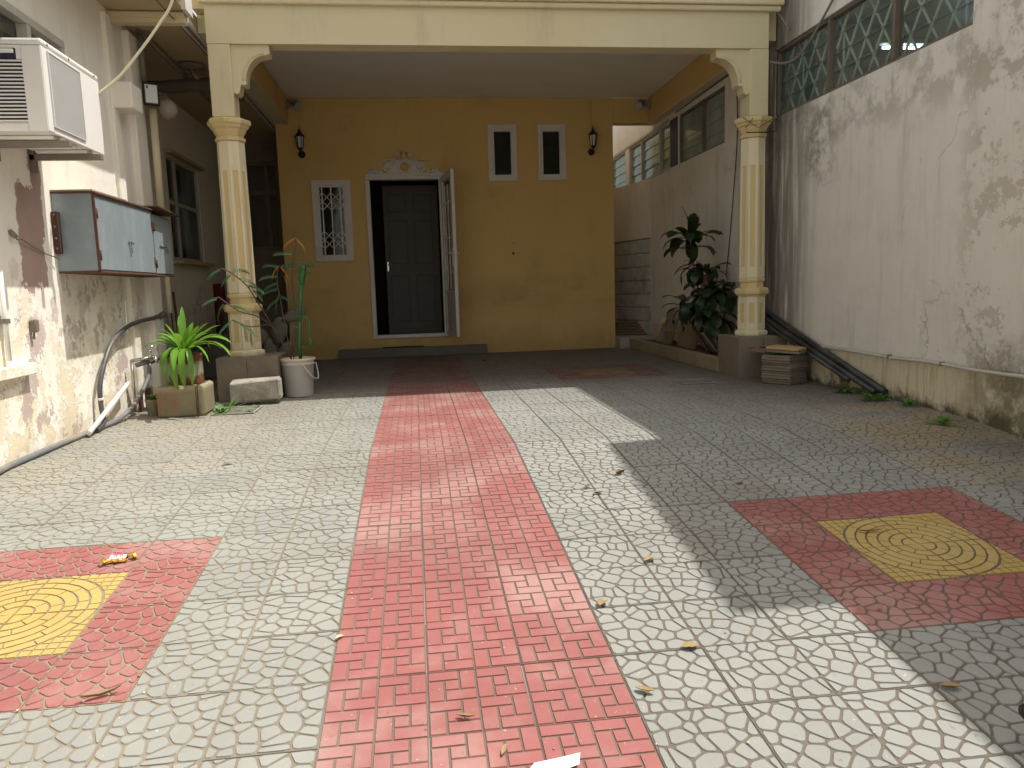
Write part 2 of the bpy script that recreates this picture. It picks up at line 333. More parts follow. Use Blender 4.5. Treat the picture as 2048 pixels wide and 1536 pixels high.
M['lantern'] = simple('black_lantern_metal', (.025, .022, .02), .45, .3)
M['lampglass'] = simple('milky_lamp_glass', (.62, .62, .58), .3, bump=0)
M['gold'] = simple('gilt_paint', (.50, .38, .08), .5, .2)
M['bucket'] = simple('dirty_white_plastic', (.60, .57, .54), .45, dirt=(.42, .34, .27), dirt_amt=.5)
M['bucketrim'] = simple('yellowed_plastic_rim', (.60, .48, .30), .5)
M['soil'] = simple('dry_soil', (.11, .075, .045), 1, var=.4, sc=20, bump=1, bsc=60, bd=.01)
M['ledface'] = simple('floodlight_glass', (.60, .66, .62), .25, bump=0)
M['globe'] = simple('frosted_globe', (.50, .42, .36), .35, bump=0)
M['red'] = simple('dull_red_paint', (.13, .018, .018), .6)
M['redboard'] = simple('brown_red_board', (.085, .04, .03), .8, dirt=(.08, .03, .02), dirt_amt=.5)
M['paper'] = simple('white_paper', (.82, .82, .84), .8, var=.03, bump=0)
M['dryleaf'] = simple('dry_leaf', (.30, .21, .11), .8, var=.35, sc=30)
M['dryleaf2'] = simple('brown_dry_leaf', (.20, .12, .06), .8, var=.35, sc=30)
M['woodold'] = simple('weathered_board', (.22, .15, .095), .9, var=.3, sc=8, dirt=(.10, .075, .05), dirt_amt=.6)
M['slab'] = simple('spare_paver_cement', (.21, .19, .14), .9, var=.2, sc=10, dirt=(.14, .12, .08), dirt_amt=.7, dsc=6, bump=.6)
M['slab_red'] = simple('spare_paver_reddish', (.19, .125, .09), .9, var=.2, sc=10, dirt=(.12, .09, .07), dirt_amt=.6, bump=.6)
M['slab_top'] = simple('spare_paver_buff', (.46, .315, .15), .85, var=.12, sc=6, dirt=(.26, .17, .09), dirt_amt=.4, bump=.4)
M['foil'] = simple('gold_foil', (.85, .52, .13), .22, .85, var=.2, bump=.8, bsc=60, bd=.004)
M['wrapwhite'] = simple('white_wrapper_film', (.85, .78, .80), .3, 0, var=.1)
M['magenta'] = simple('magenta_print', (.62, .03, .16), .5, bump=0)
M['cblock'] = simple('bare_concrete_block', (.50, .50, .46), .95, var=.25, sc=7, dirt=(.24, .22, .18), dirt_amt=.6, dsc=4, bump=.8, bsc=50, bd=.006)
M['curbpaint'] = simple('dull_yellow_kerb', (.33, .27, .17), .9, var=.2, dirt=(.17, .14, .10), dirt_amt=.6)
def leafmat(name, a, b, rough=.45, trans=.25):
    t = NT(name); c = t.mix(t.noise(9, 4), a, b); t.out(c, rough, spec=.4)
    tr = t.n("ShaderNodeBsdfTranslucent"); t.put(tr.inputs[0], t.mix(.35, c, (.35, .5, .03)))
    mx = t.n("ShaderNodeMixShader"); mx.inputs[0].default_value = trans
    t.t.links.new(t.b.outputs[0], mx.inputs[1]); t.t.links.new(tr.outputs[0], mx.inputs[2])
    t.t.links.new(mx.outputs[0], t.t.nodes["Material Output"].inputs[0]); return t.mat
M['lily'] = leafmat('bright_strap_leaf', (.10, .27, .025), (.20, .40, .05), .4, .35)
M['darkleaf'] = leafmat('dark_glossy_leaf', (.018, .035, .016), (.035, .06, .022), .35, .12)
M['redstem'] = simple('reddish_stem', (.12, .03, .025), .6)
M['feather'] = leafmat('bluegreen_leaflet', (.03, .10, .045), (.07, .17, .08), .5, .2)
M['orangeleaf'] = leafmat('withered_orange_leaf', (.60, .24, .03), (.75, .36, .06), .6, .4)
M['cactus'] = simple('green_cactus_skin', (.04, .14, .05), .5, var=.3, sc=12)
M['pear'] = simple('grey_brown_cactus_pad', (.12, .115, .08), .7, var=.3, sc=9)
M['stem'] = simple('woody_stem', (.10, .065, .05), .8)
M['weed'] = leafmat('fresh_weed_leaf', (.06, .20, .03), (.12, .32, .05), .5, .3)
def glass(name, tint=(.86, .92, .90), film=(.30, .37, .36), film_amt=.35, gl=(.9, .95, .95)):
    t = NT(name); nodes = t.t; tr = t.n("ShaderNodeBsdfTransparent"); tr.inputs[0].default_value = tint + (1,)
    g = t.n("ShaderNodeBsdfGlossy"); g.inputs[0].default_value = gl + (1,); g.inputs["Roughness"].default_value = .06
    d = t.n("ShaderNodeBsdfDiffuse"); t.put(d.inputs[0], t.mix(t.noise(3, 5, .65), film, tuple(q*.7 for q in film)))
    fr = t.n("ShaderNodeFresnel"); fr.inputs[0].default_value = 1.5
    m1 = t.n("ShaderNodeMixShader"); t.put(m1.inputs[0], t.ramp(t.noise(2, 5, .6), .3, .7, film_amt*.7, min(1, film_amt*1.3))); nodes.links.new(tr.outputs[0], m1.inputs[1]); nodes.links.new(d.outputs[0], m1.inputs[2])
    m2 = t.n("ShaderNodeMixShader"); bf = t.n('ShaderNodeNewGeometry').outputs['Backfacing']; t.put(m2.inputs[0], t.math('MULTIPLY', fr.outputs[0], t.math('SUBTRACT', 1.0, bf))); nodes.links.new(m1.outputs[0], m2.inputs[1]); nodes.links.new(g.outputs[0], m2.inputs[2])
    nodes.links.new(m2.outputs[0], nodes.nodes["Material Output"].inputs[0]); return t.mat
M['glass'] = glass('dusty_louvre_glass', film=(.26, .32, .32), film_amt=.18)
M['glass2'] = glass('pale_frosted_louvre_glass', film=(.40, .47, .44), film_amt=.85, gl=(.42, .5, .48))
M['glassdark'] = glass('clear_window_glass', (.75, .78, .76), (.10, .10, .09), .12)
t = NT('fluorescent_tube'); e = t.b; e.inputs["Emission Color"].default_value = (.75, .9, 1, 1); e.inputs["Emission Strength"].default_value = 7.0; M['lamp'] = t.out((.9, .9, .9), .5)
M['mullion'] = simple('brown_window_metal', (.15, .125, .095), .6, var=.2)
M['mullion_l'] = simple('pale_window_post', (.42, .40, .36), .7, var=.15)
M['lattice'] = simple('pale_green_grille_bar', (.74, .76, .66), .6, var=.1)
M['lattice_w'] = simple('white_grille_bar', (.66, .66, .60), .5, var=.1)
# ------------------------------------------------------------------ ground and paving
YK, KS, P, X0, Y0 = 4.02, 0.0887, .26, -.275, 1.94
def gz(y): return min(0.0, (max(y, -1.0) - YK) * KS)
mb = MB(); ys = [-60, -6, -1, YK, 30, 60]
for i in range(len(ys)-1):
    a, b = ys[i], ys[i+1]; mb.add([(-60,a,gz(a)-.0068),(60,a,gz(a)-.0068),(60,b,gz(b)-.0068),(-60,b,gz(b)-.0068)], [(0,1,2,3)])
ground = mb.build('ground', M['ground'], origin=(0, 0, 0), normals=False); tag(ground, 'grey concrete ground under and around the paved yard', kind='structure')

def clip(poly, n, d):
    """keep n.p <= d"""
    out = []
    for i in range(len(poly)):
        a, b = poly[i], poly[(i+1) % len(poly)]; da = a[0]*n[0]+a[1]*n[1]-d; db = b[0]*n[0]+b[1]*n[1]-d
        if da <= 0: out.append(a)
        if (da < 0 < db) or (db < 0 < da):
            t = da/(da-db); out.append((a[0]+(b[0]-a[0])*t, a[1]+(b[1]-a[1])*t))
    return out
S = .1290
def crazy_cells(inset, seeds):
    cells = []
    for i, p in enumerate(seeds):
        e = S - .0028; poly = [(-e,-e),(e,-e),(e,e),(-e,e)]
        for j, q in enumerate(seeds):
            if i == j: continue
            dx, dy = q[0]-p[0], q[1]-p[1]; L = math.hypot(dx, dy); n = (dx/L, dy/L); lim = L*.35
            w = L*.5 + max(-lim, min(lim, (q[2]-p[2])*-.5))
            poly = clip(poly, n, n[0]*p[0]+n[1]*p[1]+w-inset)
            if len(poly) < 3: break
        cells.append(poly)
    return cells
def seeds(seed, n=30):
    r = random.Random(seed); out = []; md = .037; tries = 0
    while len(out) < n and tries < 4000:
        p = (r.uniform(-S, S), r.uniform(-S, S)); tries += 1
        if all(math.hypot((p[0]-q[0])*.85, (p[1]-q[1])*1.12) > md*(1 - tries/9000) for q in out): out.append((p[0], p[1], r.uniform(-.010, .010)))
    return out
def raised(polys_b, polys_t, zt, zb=-.0034):
    """cells: sloped sides from lower outline up to top outline, on a slab"""
    v = []; f = []; mi = []
    def quad(*q): f.append(q)
    for pb, pt in zip(polys_b, polys_t):
        if len(pb) < 3 or len(pt) != len(pb): continue
        b = len(v); n = len(pb); v.extend((x, y, zb) for x, y in pb); v.extend((x, y, zt) for x, y in pt)
        f.append(tuple(range(b+n, b+2*n))); mi.append(0)
        for k in range(n): f.append((b+k, b+(k+1)%n, b+n+(k+1)%n, b+n+k)); mi.append(0)
    b = len(v); e = S
    v.extend([(-e,-e,zb),(e,-e,zb),(e,e,zb),(-e,e,zb),(-e,-e,-.028),(e,-e,-.028),(e,e,-.028),(-e,e,-.028)])
    f.append((b,b+1,b+2,b+3)); mi.append(1)
    for k in range(4): f.append((b+k, b+4+k, b+4+(k+1)%4, b+(k+1)%4)); mi.append(0)
    return v, f, mi
def shrink_match(pb, d):
    """inset a convex polygon keeping vertex count"""
    n = len(pb); cx_ = sum(p[0] for p in pb)/n; cy_ = sum(p[1] for p in pb)/n; out = []
    for x, y in pb:
        L = math.hypot(x-cx_, y-cy_) or 1; k = max(0, L-d*1.3)/L; out.append((cx_+(x-cx_)*k, cy_+(y-cy_)*k))
    return out
def ccw(p):
    a = sum(p[i][0]*p[(i+1)%len(p)][1]-p[(i+1)%len(p)][0]*p[i][1] for i in range(len(p))); return p if a > 0 else p[::-1]
def chaikin(p, k=.17):
    out = []
    for i in range(len(p)):
        a, b = p[i], p[(i+1) % len(p)]
        if math.hypot(a[0]-b[0], a[1]-b[1]) < .006: out.append(((a[0]+b[0])/2, (a[1]+b[1])/2)); continue
        out += [(a[0]+(b[0]-a[0])*k, a[1]+(b[1]-a[1])*k), (b[0]-(b[0]-a[0])*k, b[1]-(b[1]-a[1])*k)]
    return out
def tile_from(cells, zt=0.0, soft=False):
    pb = [ccw(c) for c in cells if len(c) >= 3]
    if soft: pb = [chaikin(c) for c in pb]
    return raised(pb, [shrink_match(c, .0013) for c in pb], zt)
TG = {}
for k in range(5): TG['crazy%d' % k] = tile_from(crazy_cells(.0027, seeds(11 + k)), soft=True)
# pinwheel tile: 2 x 2 motifs of four bars round a small square
cells = []; u = S; g = .0026
for i in range(2):
    for j in range(2):
        ox, oy = -S + i*u, -S + j*u
        for a, b, c, d in ((0,.66,.68,1), (.66,1,.34,1), (.34,1,0,.34), (0,.34,0,.68), (.34,.66,.34,.68)):
            cells.append([(ox+a*u+g, oy+c*u+g), (ox+b*u-g, oy+c*u+g), (ox+b*u-g, oy+d*u-g), (ox+a*u+g, oy+d*u-g)])
TG['pin'] = tile_from(cells)
# medallion quarter: rings about the (-S,-S) corner, square grid outside the rings
cells = []; L = 2*S; R_ = [0, .055, .097, .137, .177, .214, .2515]; cnt = [1, 1, 2, 2, 3, 3]; off = [0, .5, .5, .25, .6, .3]
def pt(r, a): return (-S + r*cos(a), -S + r*sin(a))
for k in range(6):
    r0, r1 = R_[k]+(.0036 if k else .002), R_[k+1]-.0036; n = cnt[k]; cuts = [0.0] + [(q + off[k])/n*pi/2 for q in range(n+1) if 0.02 < (q+off[k])/n < .98] + [pi/2]
    for a, b in zip(cuts[:-1], cuts[1:]):
        seg = max(2, int((b-a)/.2)); ga = g/max(r1, .03)
        aa = [a+ga+(b-a-2*ga)*q/seg for q in range(seg+1)]
        # convex-ish pieces: one quad per small step, outlines kept flush
        outer = [pt(r1, q) for q in aa]; inner = [pt(r0, q) for q in aa[::-1]]
        cells.append(('ring', outer, inner))
def medal():
    v, f, mi = raised([], [], 0)
    def addq(poly_b, poly_t, side=None):
        b = len(v); n = len(poly_b); v.extend((x, y, -.0034) for x, y in poly_b); v.extend((x, y, 0) for x, y in poly_t)
        f.append(tuple(range(b+n, b+2*n))); mi.append(0)
        for k in range(n): f.append((b+k, b+(k+1)%n, b+n+(k+1)%n, b+n+k)); mi.append(0)
    for c in cells:
        if c[0] == 'ring': poly = ccw(c[1] + c[2]); addq(poly, poly)
    n = 8; st = L/n
    for i in range(n):
        for j in range(n):
            x0, y0 = -S+i*st, -S+j*st; p = [(x0+.002,y0+.002),(x0+st-.002,y0+.002),(x0+st-.002,y0+st-.002),(x0+.002,y0+st-.002)]
            cx_, cy_ = x0+st/2+S, y0+st/2+S; rr = math.hypot(cx_, cy_)
            if rr < .235: continue
            nx, ny = cx_/rr, cy_/rr; p = clip(p, (-nx, -ny), -(nx*-S + ny*-S + .2515 + .004))
            if len(p) >= 3:
                ar = abs(sum(p[q][0]*p[(q+1)%len(p)][1]-p[(q+1)%len(p)][0]*p[q][1] for q in range(len(p))))/2
                if ar > 3e-5: p = ccw(p); addq(p, shrink_match(p, .0008))
    return v, f, mi
TG['med'] = medal()

def mesh_of(key, mat):
    nm = 'paver_' + key + mat
    me = bpy.data.meshes.get(nm)
    if me: return me
    v, f, mi = TG[key]; me = bpy.data.meshes.new(nm); me.from_pydata(v, [], f); me.materials.append(M[mat]); me.materials.append(M['joint']); me.polygons.foreach_set('material_index', mi); me.update(); return me
tiles = []; rt = random.Random(3)
for i in range(-11, 14):
    for j in range(-8, 31):
        cx_, cy_ = X0 + (i+.5)*P, Y0 + (j+.5)*P
        if cy_ > 9.8 or cx_ > 3.3 or (cy_ < 6.66 and cx_ + P/2 < -2.13) or cx_ < -2.75: continue
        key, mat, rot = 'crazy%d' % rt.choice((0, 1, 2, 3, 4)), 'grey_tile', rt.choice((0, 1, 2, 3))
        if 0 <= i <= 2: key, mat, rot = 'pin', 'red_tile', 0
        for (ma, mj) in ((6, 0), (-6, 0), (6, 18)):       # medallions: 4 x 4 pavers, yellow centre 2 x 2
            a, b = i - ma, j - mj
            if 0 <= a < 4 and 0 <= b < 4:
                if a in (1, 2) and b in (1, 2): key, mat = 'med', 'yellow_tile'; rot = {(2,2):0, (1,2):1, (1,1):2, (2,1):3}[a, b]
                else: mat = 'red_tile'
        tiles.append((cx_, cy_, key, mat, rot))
def inview(x, y):
    d = Vector((x, y, gz(y))) - CAMP; z = d.dot(CF)
    if z < .2: return None
    a, b = d.dot(CR)/z*1497.8, d.dot(CU)/z*1497.8
    return d.length if abs(a) < 1150 and abs(b) < 900 else None
rank = sorted([(inview(t[0], t[1]), k) for k, t in enumerate(tiles) if inview(t[0], t[1])])
single = {k for _, k in rank[:298]}
sv, sf, sm_ = [], [], []; MI = {'grey_tile': 0, 'red_tile': 1, 'yellow_tile': 2}
for k, (cx_, cy_, key, mat, rot) in enumerate(tiles):
    r = random.Random(k*7+1); near = cy_ < YK
    tilt = Matrix.Rotation(math.atan(KS) if near else 0, 4, 'X') @ Matrix.Rotation(r.uniform(-.004, .004), 4, 'X') @ Matrix.Rotation(r.uniform(-.004, .004), 4, 'Y') @ Matrix.Rotation(rot*pi/2 + r.uniform(-.004, .004), 4, 'Z')
    if key != 'pin' and key != 'med' : pass
    mtx = Matrix.Translation((cx_ + r.uniform(-.0007, .0007), cy_ + r.uniform(-.0007, .0007), gz(cy_) + r.uniform(-.0012, .0012))) @ tilt
    if k in single:
        o = bpy.data.objects.new('paver', mesh_of(key, mat)); COL.objects.link(o); o.parent = ground; o.matrix_local = mtx
    else:
        v, f, mi = TG[key]; b = len(sv); m3 = mtx
        sv.extend(tuple(m3 @ Vector(p)) for p in v); sf.extend(tuple(b+q for q in ff) for ff in f); sm_.extend(3 if q else MI[mat] for q in mi)
me = bpy.data.meshes.new('far_pavers'); me.from_pydata(sv, [], sf)
for q in ('grey_tile', 'red_tile', 'yellow_tile', 'joint'): me.materials.append(M[q])
me.polygons.foreach_set('material_index', sm_); me.update()
o = bpy.data.objects.new('remaining_pavers', me); COL.objects.link(o); o.parent = ground; o['kind'] = 'stuff'

# ------------------------------------------------------------------ yellow house with car porch
YF = 9.77
house = empty('yellow_house', (0.8, YF, 0), 'ochre yellow house with a columned car porch and open front door', 'house')
mb = MB()
holes = [(-1.175, -.775, 1.27, 2.2), (1.035, 1.35, 2.22, 2.865), (1.675, 1.985, 2.22, 2.865), (-.52, .39, .255, 2.25)]
mb.wall('y', YF, YF+.16, -1.595, 2.635, 0, 3.22, holes)
mb.build('front_wall', M['ochre'], house)
MB().box(-1.595, -1.44, YF+.16, 12.3, 0, 3.22).build('side_wall', M['ochre'], house); MB().box(2.48, 2.635, YF+.16, 12.3, 0, 3.22).build('side_wall', M['ochre'], house)
MB().box(2.638, 3.2, YF, YF+.16, 2.905, 3.22).build('cross_beam', M['ochre'], house)
MB().box(-1.60, -1.502, 6.35, 12.3, 3.05, 3.36).build('roof_edge', M['cream'], house)
# dark room behind the front wall
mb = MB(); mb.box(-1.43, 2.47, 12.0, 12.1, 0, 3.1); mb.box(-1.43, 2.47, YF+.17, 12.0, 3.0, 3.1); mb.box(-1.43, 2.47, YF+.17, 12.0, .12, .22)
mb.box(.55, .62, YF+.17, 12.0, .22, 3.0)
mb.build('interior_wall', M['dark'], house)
mb = MB(); mb.box(-1.5, 3.2, 6.5, YF-.002, 3.22, 3.36); mb.box(-1.50, 2.62, YF, 12.3, 3.221, 3.359); mb.build('porch_ceiling', M['ceil'], house)
mb = MB(); mb.box(-1.5, 3.06, 6.30, 6.47, 2.78, 3.36); mb.build('front_beam', M['cream'], house)
mb = MB(); mb.box(-1.535, 3.15, 6.262, 6.298, 3.068, 3.11, b=.008); mb.box(-1.55, 3.17, 6.24, 6.298, 3.112, 3.30, b=.01); mb.build('cornice', M['cream'], house)
mb = MB(); mb.box(-1.59, -1.44, 6.473, YF-.003, 2.92, 3.218); mb.build('side_beam', [M['ochre']], house)
MB().box(-1.592, -1.438, 6.475, YF-.003, 2.908, 2.918).build('beam_soffit', M['cream'], house); MB().box(3.105, 3.202, 6.475, YF-.003, 2.89, 2.903).build('beam_soffit', M['cream'], house); MB().box(-1.596, -1.592, 6.475, YF-.003, 2.91, 3.04).build('beam_side', M['cream'], house)
MB().box(3.062, 3.2, 6.455, 6.471, 2.89, 3.22).build('beam_end', M['cream'], house); MB().box(-1.595, -1.502, 6.455, 6.471, 2.905, 3.04).build('beam_end', M['cream'], house)
mb = MB(); mb.box(3.11, 3.2, 6.473, YF-.003, 2.905, 3.218); mb.build('side_beam', [M['ochre']], house)
mb = MB(); mb.box(-.985, .895, 9.66, YF-.003, 0, .12, b=.006); stp = mb.build('doorstep', M['step'], house)
mb = MB()
for k in range(7): mb.box(-.98+k*.268, -.98+k*.268+.262, 9.654, 9.664, .008, .112)
mb.build('step_tile', M['step'], stp)

def bracket(x0, s):
    """quarter-arch corner piece from x0 in direction s"""
    a = [(0, 2.778), (.29, 2.778), (.29, 2.715), (.262, 2.705)]
    a += [(.262 - .165*sin(q*pi/2/8)*1.0, 2.705 - .205*(1-cos(q*pi/2/8))) for q in range(1, 9)]
    a += [(.105, 2.49), (.085, 2.478), (.06, 2.482), (.05, 2.46), (.045, 2.425), (.02, 2.41), (0, 2.42)]
    mb = MB(); f = lambda y: (lambda u, v: (x0 + s*u, y, v))
    mb.prism(a, f(6.325), f(6.46))
    rim = [(x0+s*u, 6.322, v) for u, v in a[2:14]]
    rim = [(x0+s*(u-.016), 6.324, v+.012) for u, v in a[3:12]]
    mb.tube(rim, .008, 6)
    return mb.build('corner_bracket', M['cream'], house)
bracket(-1.33, 1); bracket(2.90, -1)

def column(cx_, cy_, pil, blk):
    ph = -pi/2      # octagon with one corner facing the yard
    col = MB()
    A = .2165; k = 1.0/math.cos(pi/8)*.5
    prof = [(.145, .356), (.150, .372), (.150, .392), (.128, .402), (.117, .41), (.117, .697), (.128, .705),
            (.128, .71), (.150, .722), (.156, .745), (.152, .768), (.134, .778), (.105, .782), (.102, .822), (.118, .832), (.121, .85), (.115, .862)]
    lo = MB().lathe((cx_, cy_, 0), prof[:7], 8, phase=ph, smooth=False).build('pedestal', M['column'], house)
    tr = MB().lathe((cx_, cy_, 0), prof[6:], 8, phase=ph, smooth=False).build('collar', M['capgold'], house)
    sh = MB().lathe((cx_, cy_, 0), [(.108, .862), (.100, 2.06)], 8, phase=ph, smooth=False).build('shaft', M['column'], house)
    cp = MB().lathe((cx_, cy_, 0), [(.106, 2.06), (.119, 2.066), (.119, 2.088), (.106, 2.092), (.104, 2.10), (.112, 2.115), (.124, 2.135), (.128, 2.15), (.146, 2.165), (.152, 2.18), (.168, 2.192), (.170, 2.215), (.160, 2.228), (.11, 2.234)], 8, phase=ph, smooth=False).build('capital', M['capgold'], house)
    # sunk flutes, one per face: frame ribs stand proud of the golden bottoms
    def flutes(parent, z0, z1, r0, r1, w, zl, zh):
        for q in range(8):
            a = ph + pi/8 + q*pi/4; n = Vector((cos(a), sin(a), 0)); t_ = Vector((-sin(a), cos(a), 0)); mbf = MB()
            ap0, ap1 = r0*cos(pi/8), r1*cos(pi/8)
            c = Vector((cx_, cy_, 0))
            def pnt(u, z, d):
                fr = (z-z0)/(z1-z0); return c + n*(ap0+(ap1-ap0)*fr + d) + t_*u + Vector((0,0,z))
            W2 = r0*sin(pi/8)*.985
            # raised border: left, right, bottom, top strips (7 mm thick)
            for (ua, ub, za, zb) in ((-W2, -w, zl, zh), (w, W2, zl, zh), (-w, w, zl, z0), (-w, w, z1, zh)):
                P8 = [pnt(u, z, d) for d in (-.002, .0075) for u, z in ((ua,za),(ub,za),(ub,zb),(ua,zb))]
                mbf.add(P8, [(0,1,2,3),(7,6,5,4),(0,4,5,1),(1,5,6,2),(2,6,7,3),(3,7,4,0)], 0)
            P4 = [pnt(u, z, .0015) for u, z in ((-w,z0),(w,z0),(w,z1),(-w,z1))]
            mbf.add(P4, [(0,1,2,3)], 1)
            mbf.build('flute', [M['column'], M['flute']], parent)
    flutes(sh, .96, 1.83, .1075, .1012, .021, .868, 2.055)
    flutes(lo, .465, .645, .117, .117, .023, .412, .694)
    pm = MB(); pm.box(pil[0], pil[1], 6.30, 6.50, 2.232, 2.779, b=.006); pm.build('pilaster', M['cream'], house)
    bm_ = MB(); bm_.box(blk[0], blk[1], 6.2, 6.66, -.02, .355, b=.006); b = bm_.build('column_base', M['block'], house)
    g_ = MB(); mid = (blk[0]+blk[1])/2
    for (a0, a1) in ((blk[0]+.004, mid-.002), (mid+.002, blk[1]-.004)): g_.box(a0, a1, 6.193, 6.203, 0, .35)
    g_.build('base_tile', M['block'], b)
    return cp
column(-1.405, 6.42, (-1.50, -1.33), (-1.60, -1.12))
column(2.985, 6.42, (2.90, 3.065), (2.775, 3.212))

def framed_window(x0, x1, z0, z1, inner, grille=None):
    xi0, xi1, zi0, zi1 = inner
    fr = MB()
    for (a, b, c, d) in ((x0, xi0, z0, z1), (xi1, x1, z0, z1), (xi0, xi1, z0, zi0), (xi0, xi1, zi1, z1)): fr.box(a, b, YF-.022, YF+.05, c, d, b=.004)
    for (a, b, c, d) in ((xi0, xi0+.02, zi0+.02, zi1-.02), (xi1-.02, xi1, zi0+.02, zi1-.02), (xi0, xi1, zi0, zi0+.02), (xi0, xi1, zi1-.02, zi1)): fr.box(a, b, YF-.008, YF+.03, c, d)
    w = fr.build('window_frame', M['whitepaint'], house)
    pn = MB(); pn.box(xi0+.01, xi1-.01, YF+.031, YF+.036, zi0+.01, zi1-.01); pn.build('pane', M['glassdark'], w)
    if grille:
        gm = MB(); W_ = xi1-xi0; H_ = zi1-zi0; yy = YF+.010; n = 3; xs = [xi0 + W_*(q+.45)/n for q in range(n)]
        for x in xs: gm.box(x-.0075, x+.0075, yy, yy+.008, zi0, zi1)
        st_ = W_/n
        for zc in (zi0+H_*.18, zi0+H_*.30, zi0+H_*.72, zi0+H_*.84):
            for q in range(-1, n):
                xa = xs[0] + q*st_
                for s in (1, -1):
                    a = (max(xa, xi0), zc - s*.055*(1 if xa >= xi0 else .1)); b = (min(xa+st_, xi1), zc + s*.055)
                    gm.tube([(a[0], yy+.004, a[1]), (b[0], yy+.004, b[1])], .0065, 4)
        gm.build('grille', M['lattice_w'], w)
    return w
framed_window(-1.212, -.738, 1.237, 2.235, (-1.14, -.81, 1.295, 2.168), True)
framed_window(1.003, 1.377, 2.193, 2.893, (1.067, 1.32, 2.25, 2.827))
framed_window(1.645, 2.013, 2.195, 2.892, (1.694, 1.95, 2.252, 2.825))
# door frame, pediment
fr = MB()
for (a, b, c, d) in ((-.553, -.498, .238, 2.225), (.362, .415, .238, 2.225), (-.498, .362, .238, .285), (-.553, .44, 2.227, 2.293)): fr.box(a, b, YF-.028, YF+.09, c, d, b=.005)
fr.box(-.545, .432, YF-.045, YF-.03, 2.268, 2.30, b=.004)
dfr = fr.build('door_frame', M['whitepaint'], house)
pc = MB(); pcx = -.055; yy = YF-.022
def R2(pts, r, m=0): pc.tube([(pcx+x, yy, z) for x, z in pts], [q*1.35 for q in r] if isinstance(r, list) else r*1.35, 6, m)
def spiral(cx_, cz, r, a0, turns, s, rr=.012, m=0):
    R2([(cx_ + s*r*(1-.75*q/14)*cos(a0+turns*2*pi*q/14), cz + r*(1-.75*q/14)*sin(a0+turns*2*pi*q/14)) for q in range(15)], rr, m)
base = [(-.47, 2.303), (.47, 2.303), (.45, 2.325), (.36, 2.34), (.31, 2.33), (.25, 2.40), (.2, 2.44), (.1, 2.46), (0, 2.475), (-.1, 2.46), (-.2, 2.44), (-.25, 2.40), (-.31, 2.33), (-.36, 2.34), (-.45, 2.325)]
pc.prism([(pcx+x, z) for x, z in base], lambda u, v: (u, YF-.018, v), lambda u, v: (u, YF-.001, v))
for s in (1, -1):
    spiral(s*.37, 2.35, .035, -pi/2, 1.1, s); spiral(s*.19, 2.385, .062, -pi/2, 1.2, s); spiral(s*.13, 2.435, .03, pi/2, 1, -s, .010)
    spiral(s*.075, 2.535, .03, -pi/2, 1.1, s, .009); spiral(s*.24, 2.35, .035, pi, .9, -s, .009, 1)
    R2([(s*.09, 2.455), (s*.14, 2.475), (s*.2, 2.475), (s*.27, 2.455), (s*.32, 2.452)], .007); R2([(s*.30, 2.33), (s*.35, 2.325), (s*.40, 2.33), (s*.46, 2.325)], .010)
    R2([(s*.02, 2.50), (s*.045, 2.53), (s*.03, 2.56)], .009, 1)
R2([(0, 2.48), (0, 2.59)], [.022, .003]); R2([(-.005, 2.50), (-.03, 2.57)], [.014, .004], 1)
R2([(.073*cos(q*pi/10), 2.385+.09*sin(q*pi/10)) for q in range(21)], .012)
pc.lathe((pcx, YF-.02, 2.385), [(0.001, -.016), (.03, -.014), (.05, -.006), (.056, .004)], 20, 1, axis='y')
pd = pc.build('pediment_ornament', [M['whitepaint'], M['gold']], house)
# outer glazed door leaf, opened outwards
hx, hy = .405, YF-.03; tx, ty = .50, 9.06
D = Vector((tx-hx, ty-hy, 0)); Ld = D.length; D.normalize(); Nn = Vector((-D.y, D.x, 0))
RD = Matrix((D, Nn, Vector((0,0,1)))).transposed()
def lb(mb_, u0, u1, z0, z1, t0=-.02, t1=.02, m=0, b=.003):
    mb_.obb(Vector((hx, hy, 0)) + D*((u0+u1)/2) + Nn*((t0+t1)/2) + Vector((0,0,(z0+z1)/2)), (u1-u0, t1-t0, z1-z0), RD, m, b)
dm = MB(); lb(dm, 0, .07, .27, 2.25); lb(dm, Ld-.08, Ld, .27, 2.25); lb(dm, .072, Ld-.082, .27, .33); lb(dm, .072, Ld-.082, 2.17, 2.25); lb(dm, .072, Ld-.082, .33, .78, -.008, .008)
lb(dm, .072, Ld-.082, .78, .83)
dleaf = dm.build('outer_door', M['whitepaint'], house)
gm = MB(); lb(gm, .075, Ld-.085, .832, 2.168, -.003, .002, b=0); gm.build('door_pane', M['glassdark'], dleaf)
gm = MB()
for u_ in (.075+(Ld-.16)*.33, .075+(Ld-.16)*.68):
    for q in range(3):
        zc = 1.05+q*.42; c = Vector((hx, hy, 0))+D*u_+Nn*-.014
        gm.tube([c+Vector((0,0,.84 if q == 0 else zc-.21)), c+Vector((0,0,zc-.06)), c+D*.022+Vector((0,0,zc)), c+Vector((0,0,zc+.06)), c+Vector((0,0,min(2.16, zc+.21)))], .006, 5)
for zc in (1.05, 1.47, 1.89): gm.tube([Vector((hx,hy,zc))+D*.08+Nn*-.014, Vector((hx,hy,zc))+D*(Ld-.09)+Nn*-.014], .005, 5)
gm.build('door_grille', M['lattice_w'], dleaf)
gm = MB(); lb(gm, Ld-.06, Ld-.02, 1.12, 1.34, -.03, -.021); lb(gm, Ld-.06, Ld-.02, 1.12, 1.34, .021, .03)
for s in (-1, 1): c = Vector((hx,hy,1.27))+D*(Ld-.04); gm.tube([c+Nn*s*.02, c+Nn*s*.06, c+Nn*s*.065-D*.1], .009, 8)
gm.build('door_handle', M['whitepaint'], dleaf)
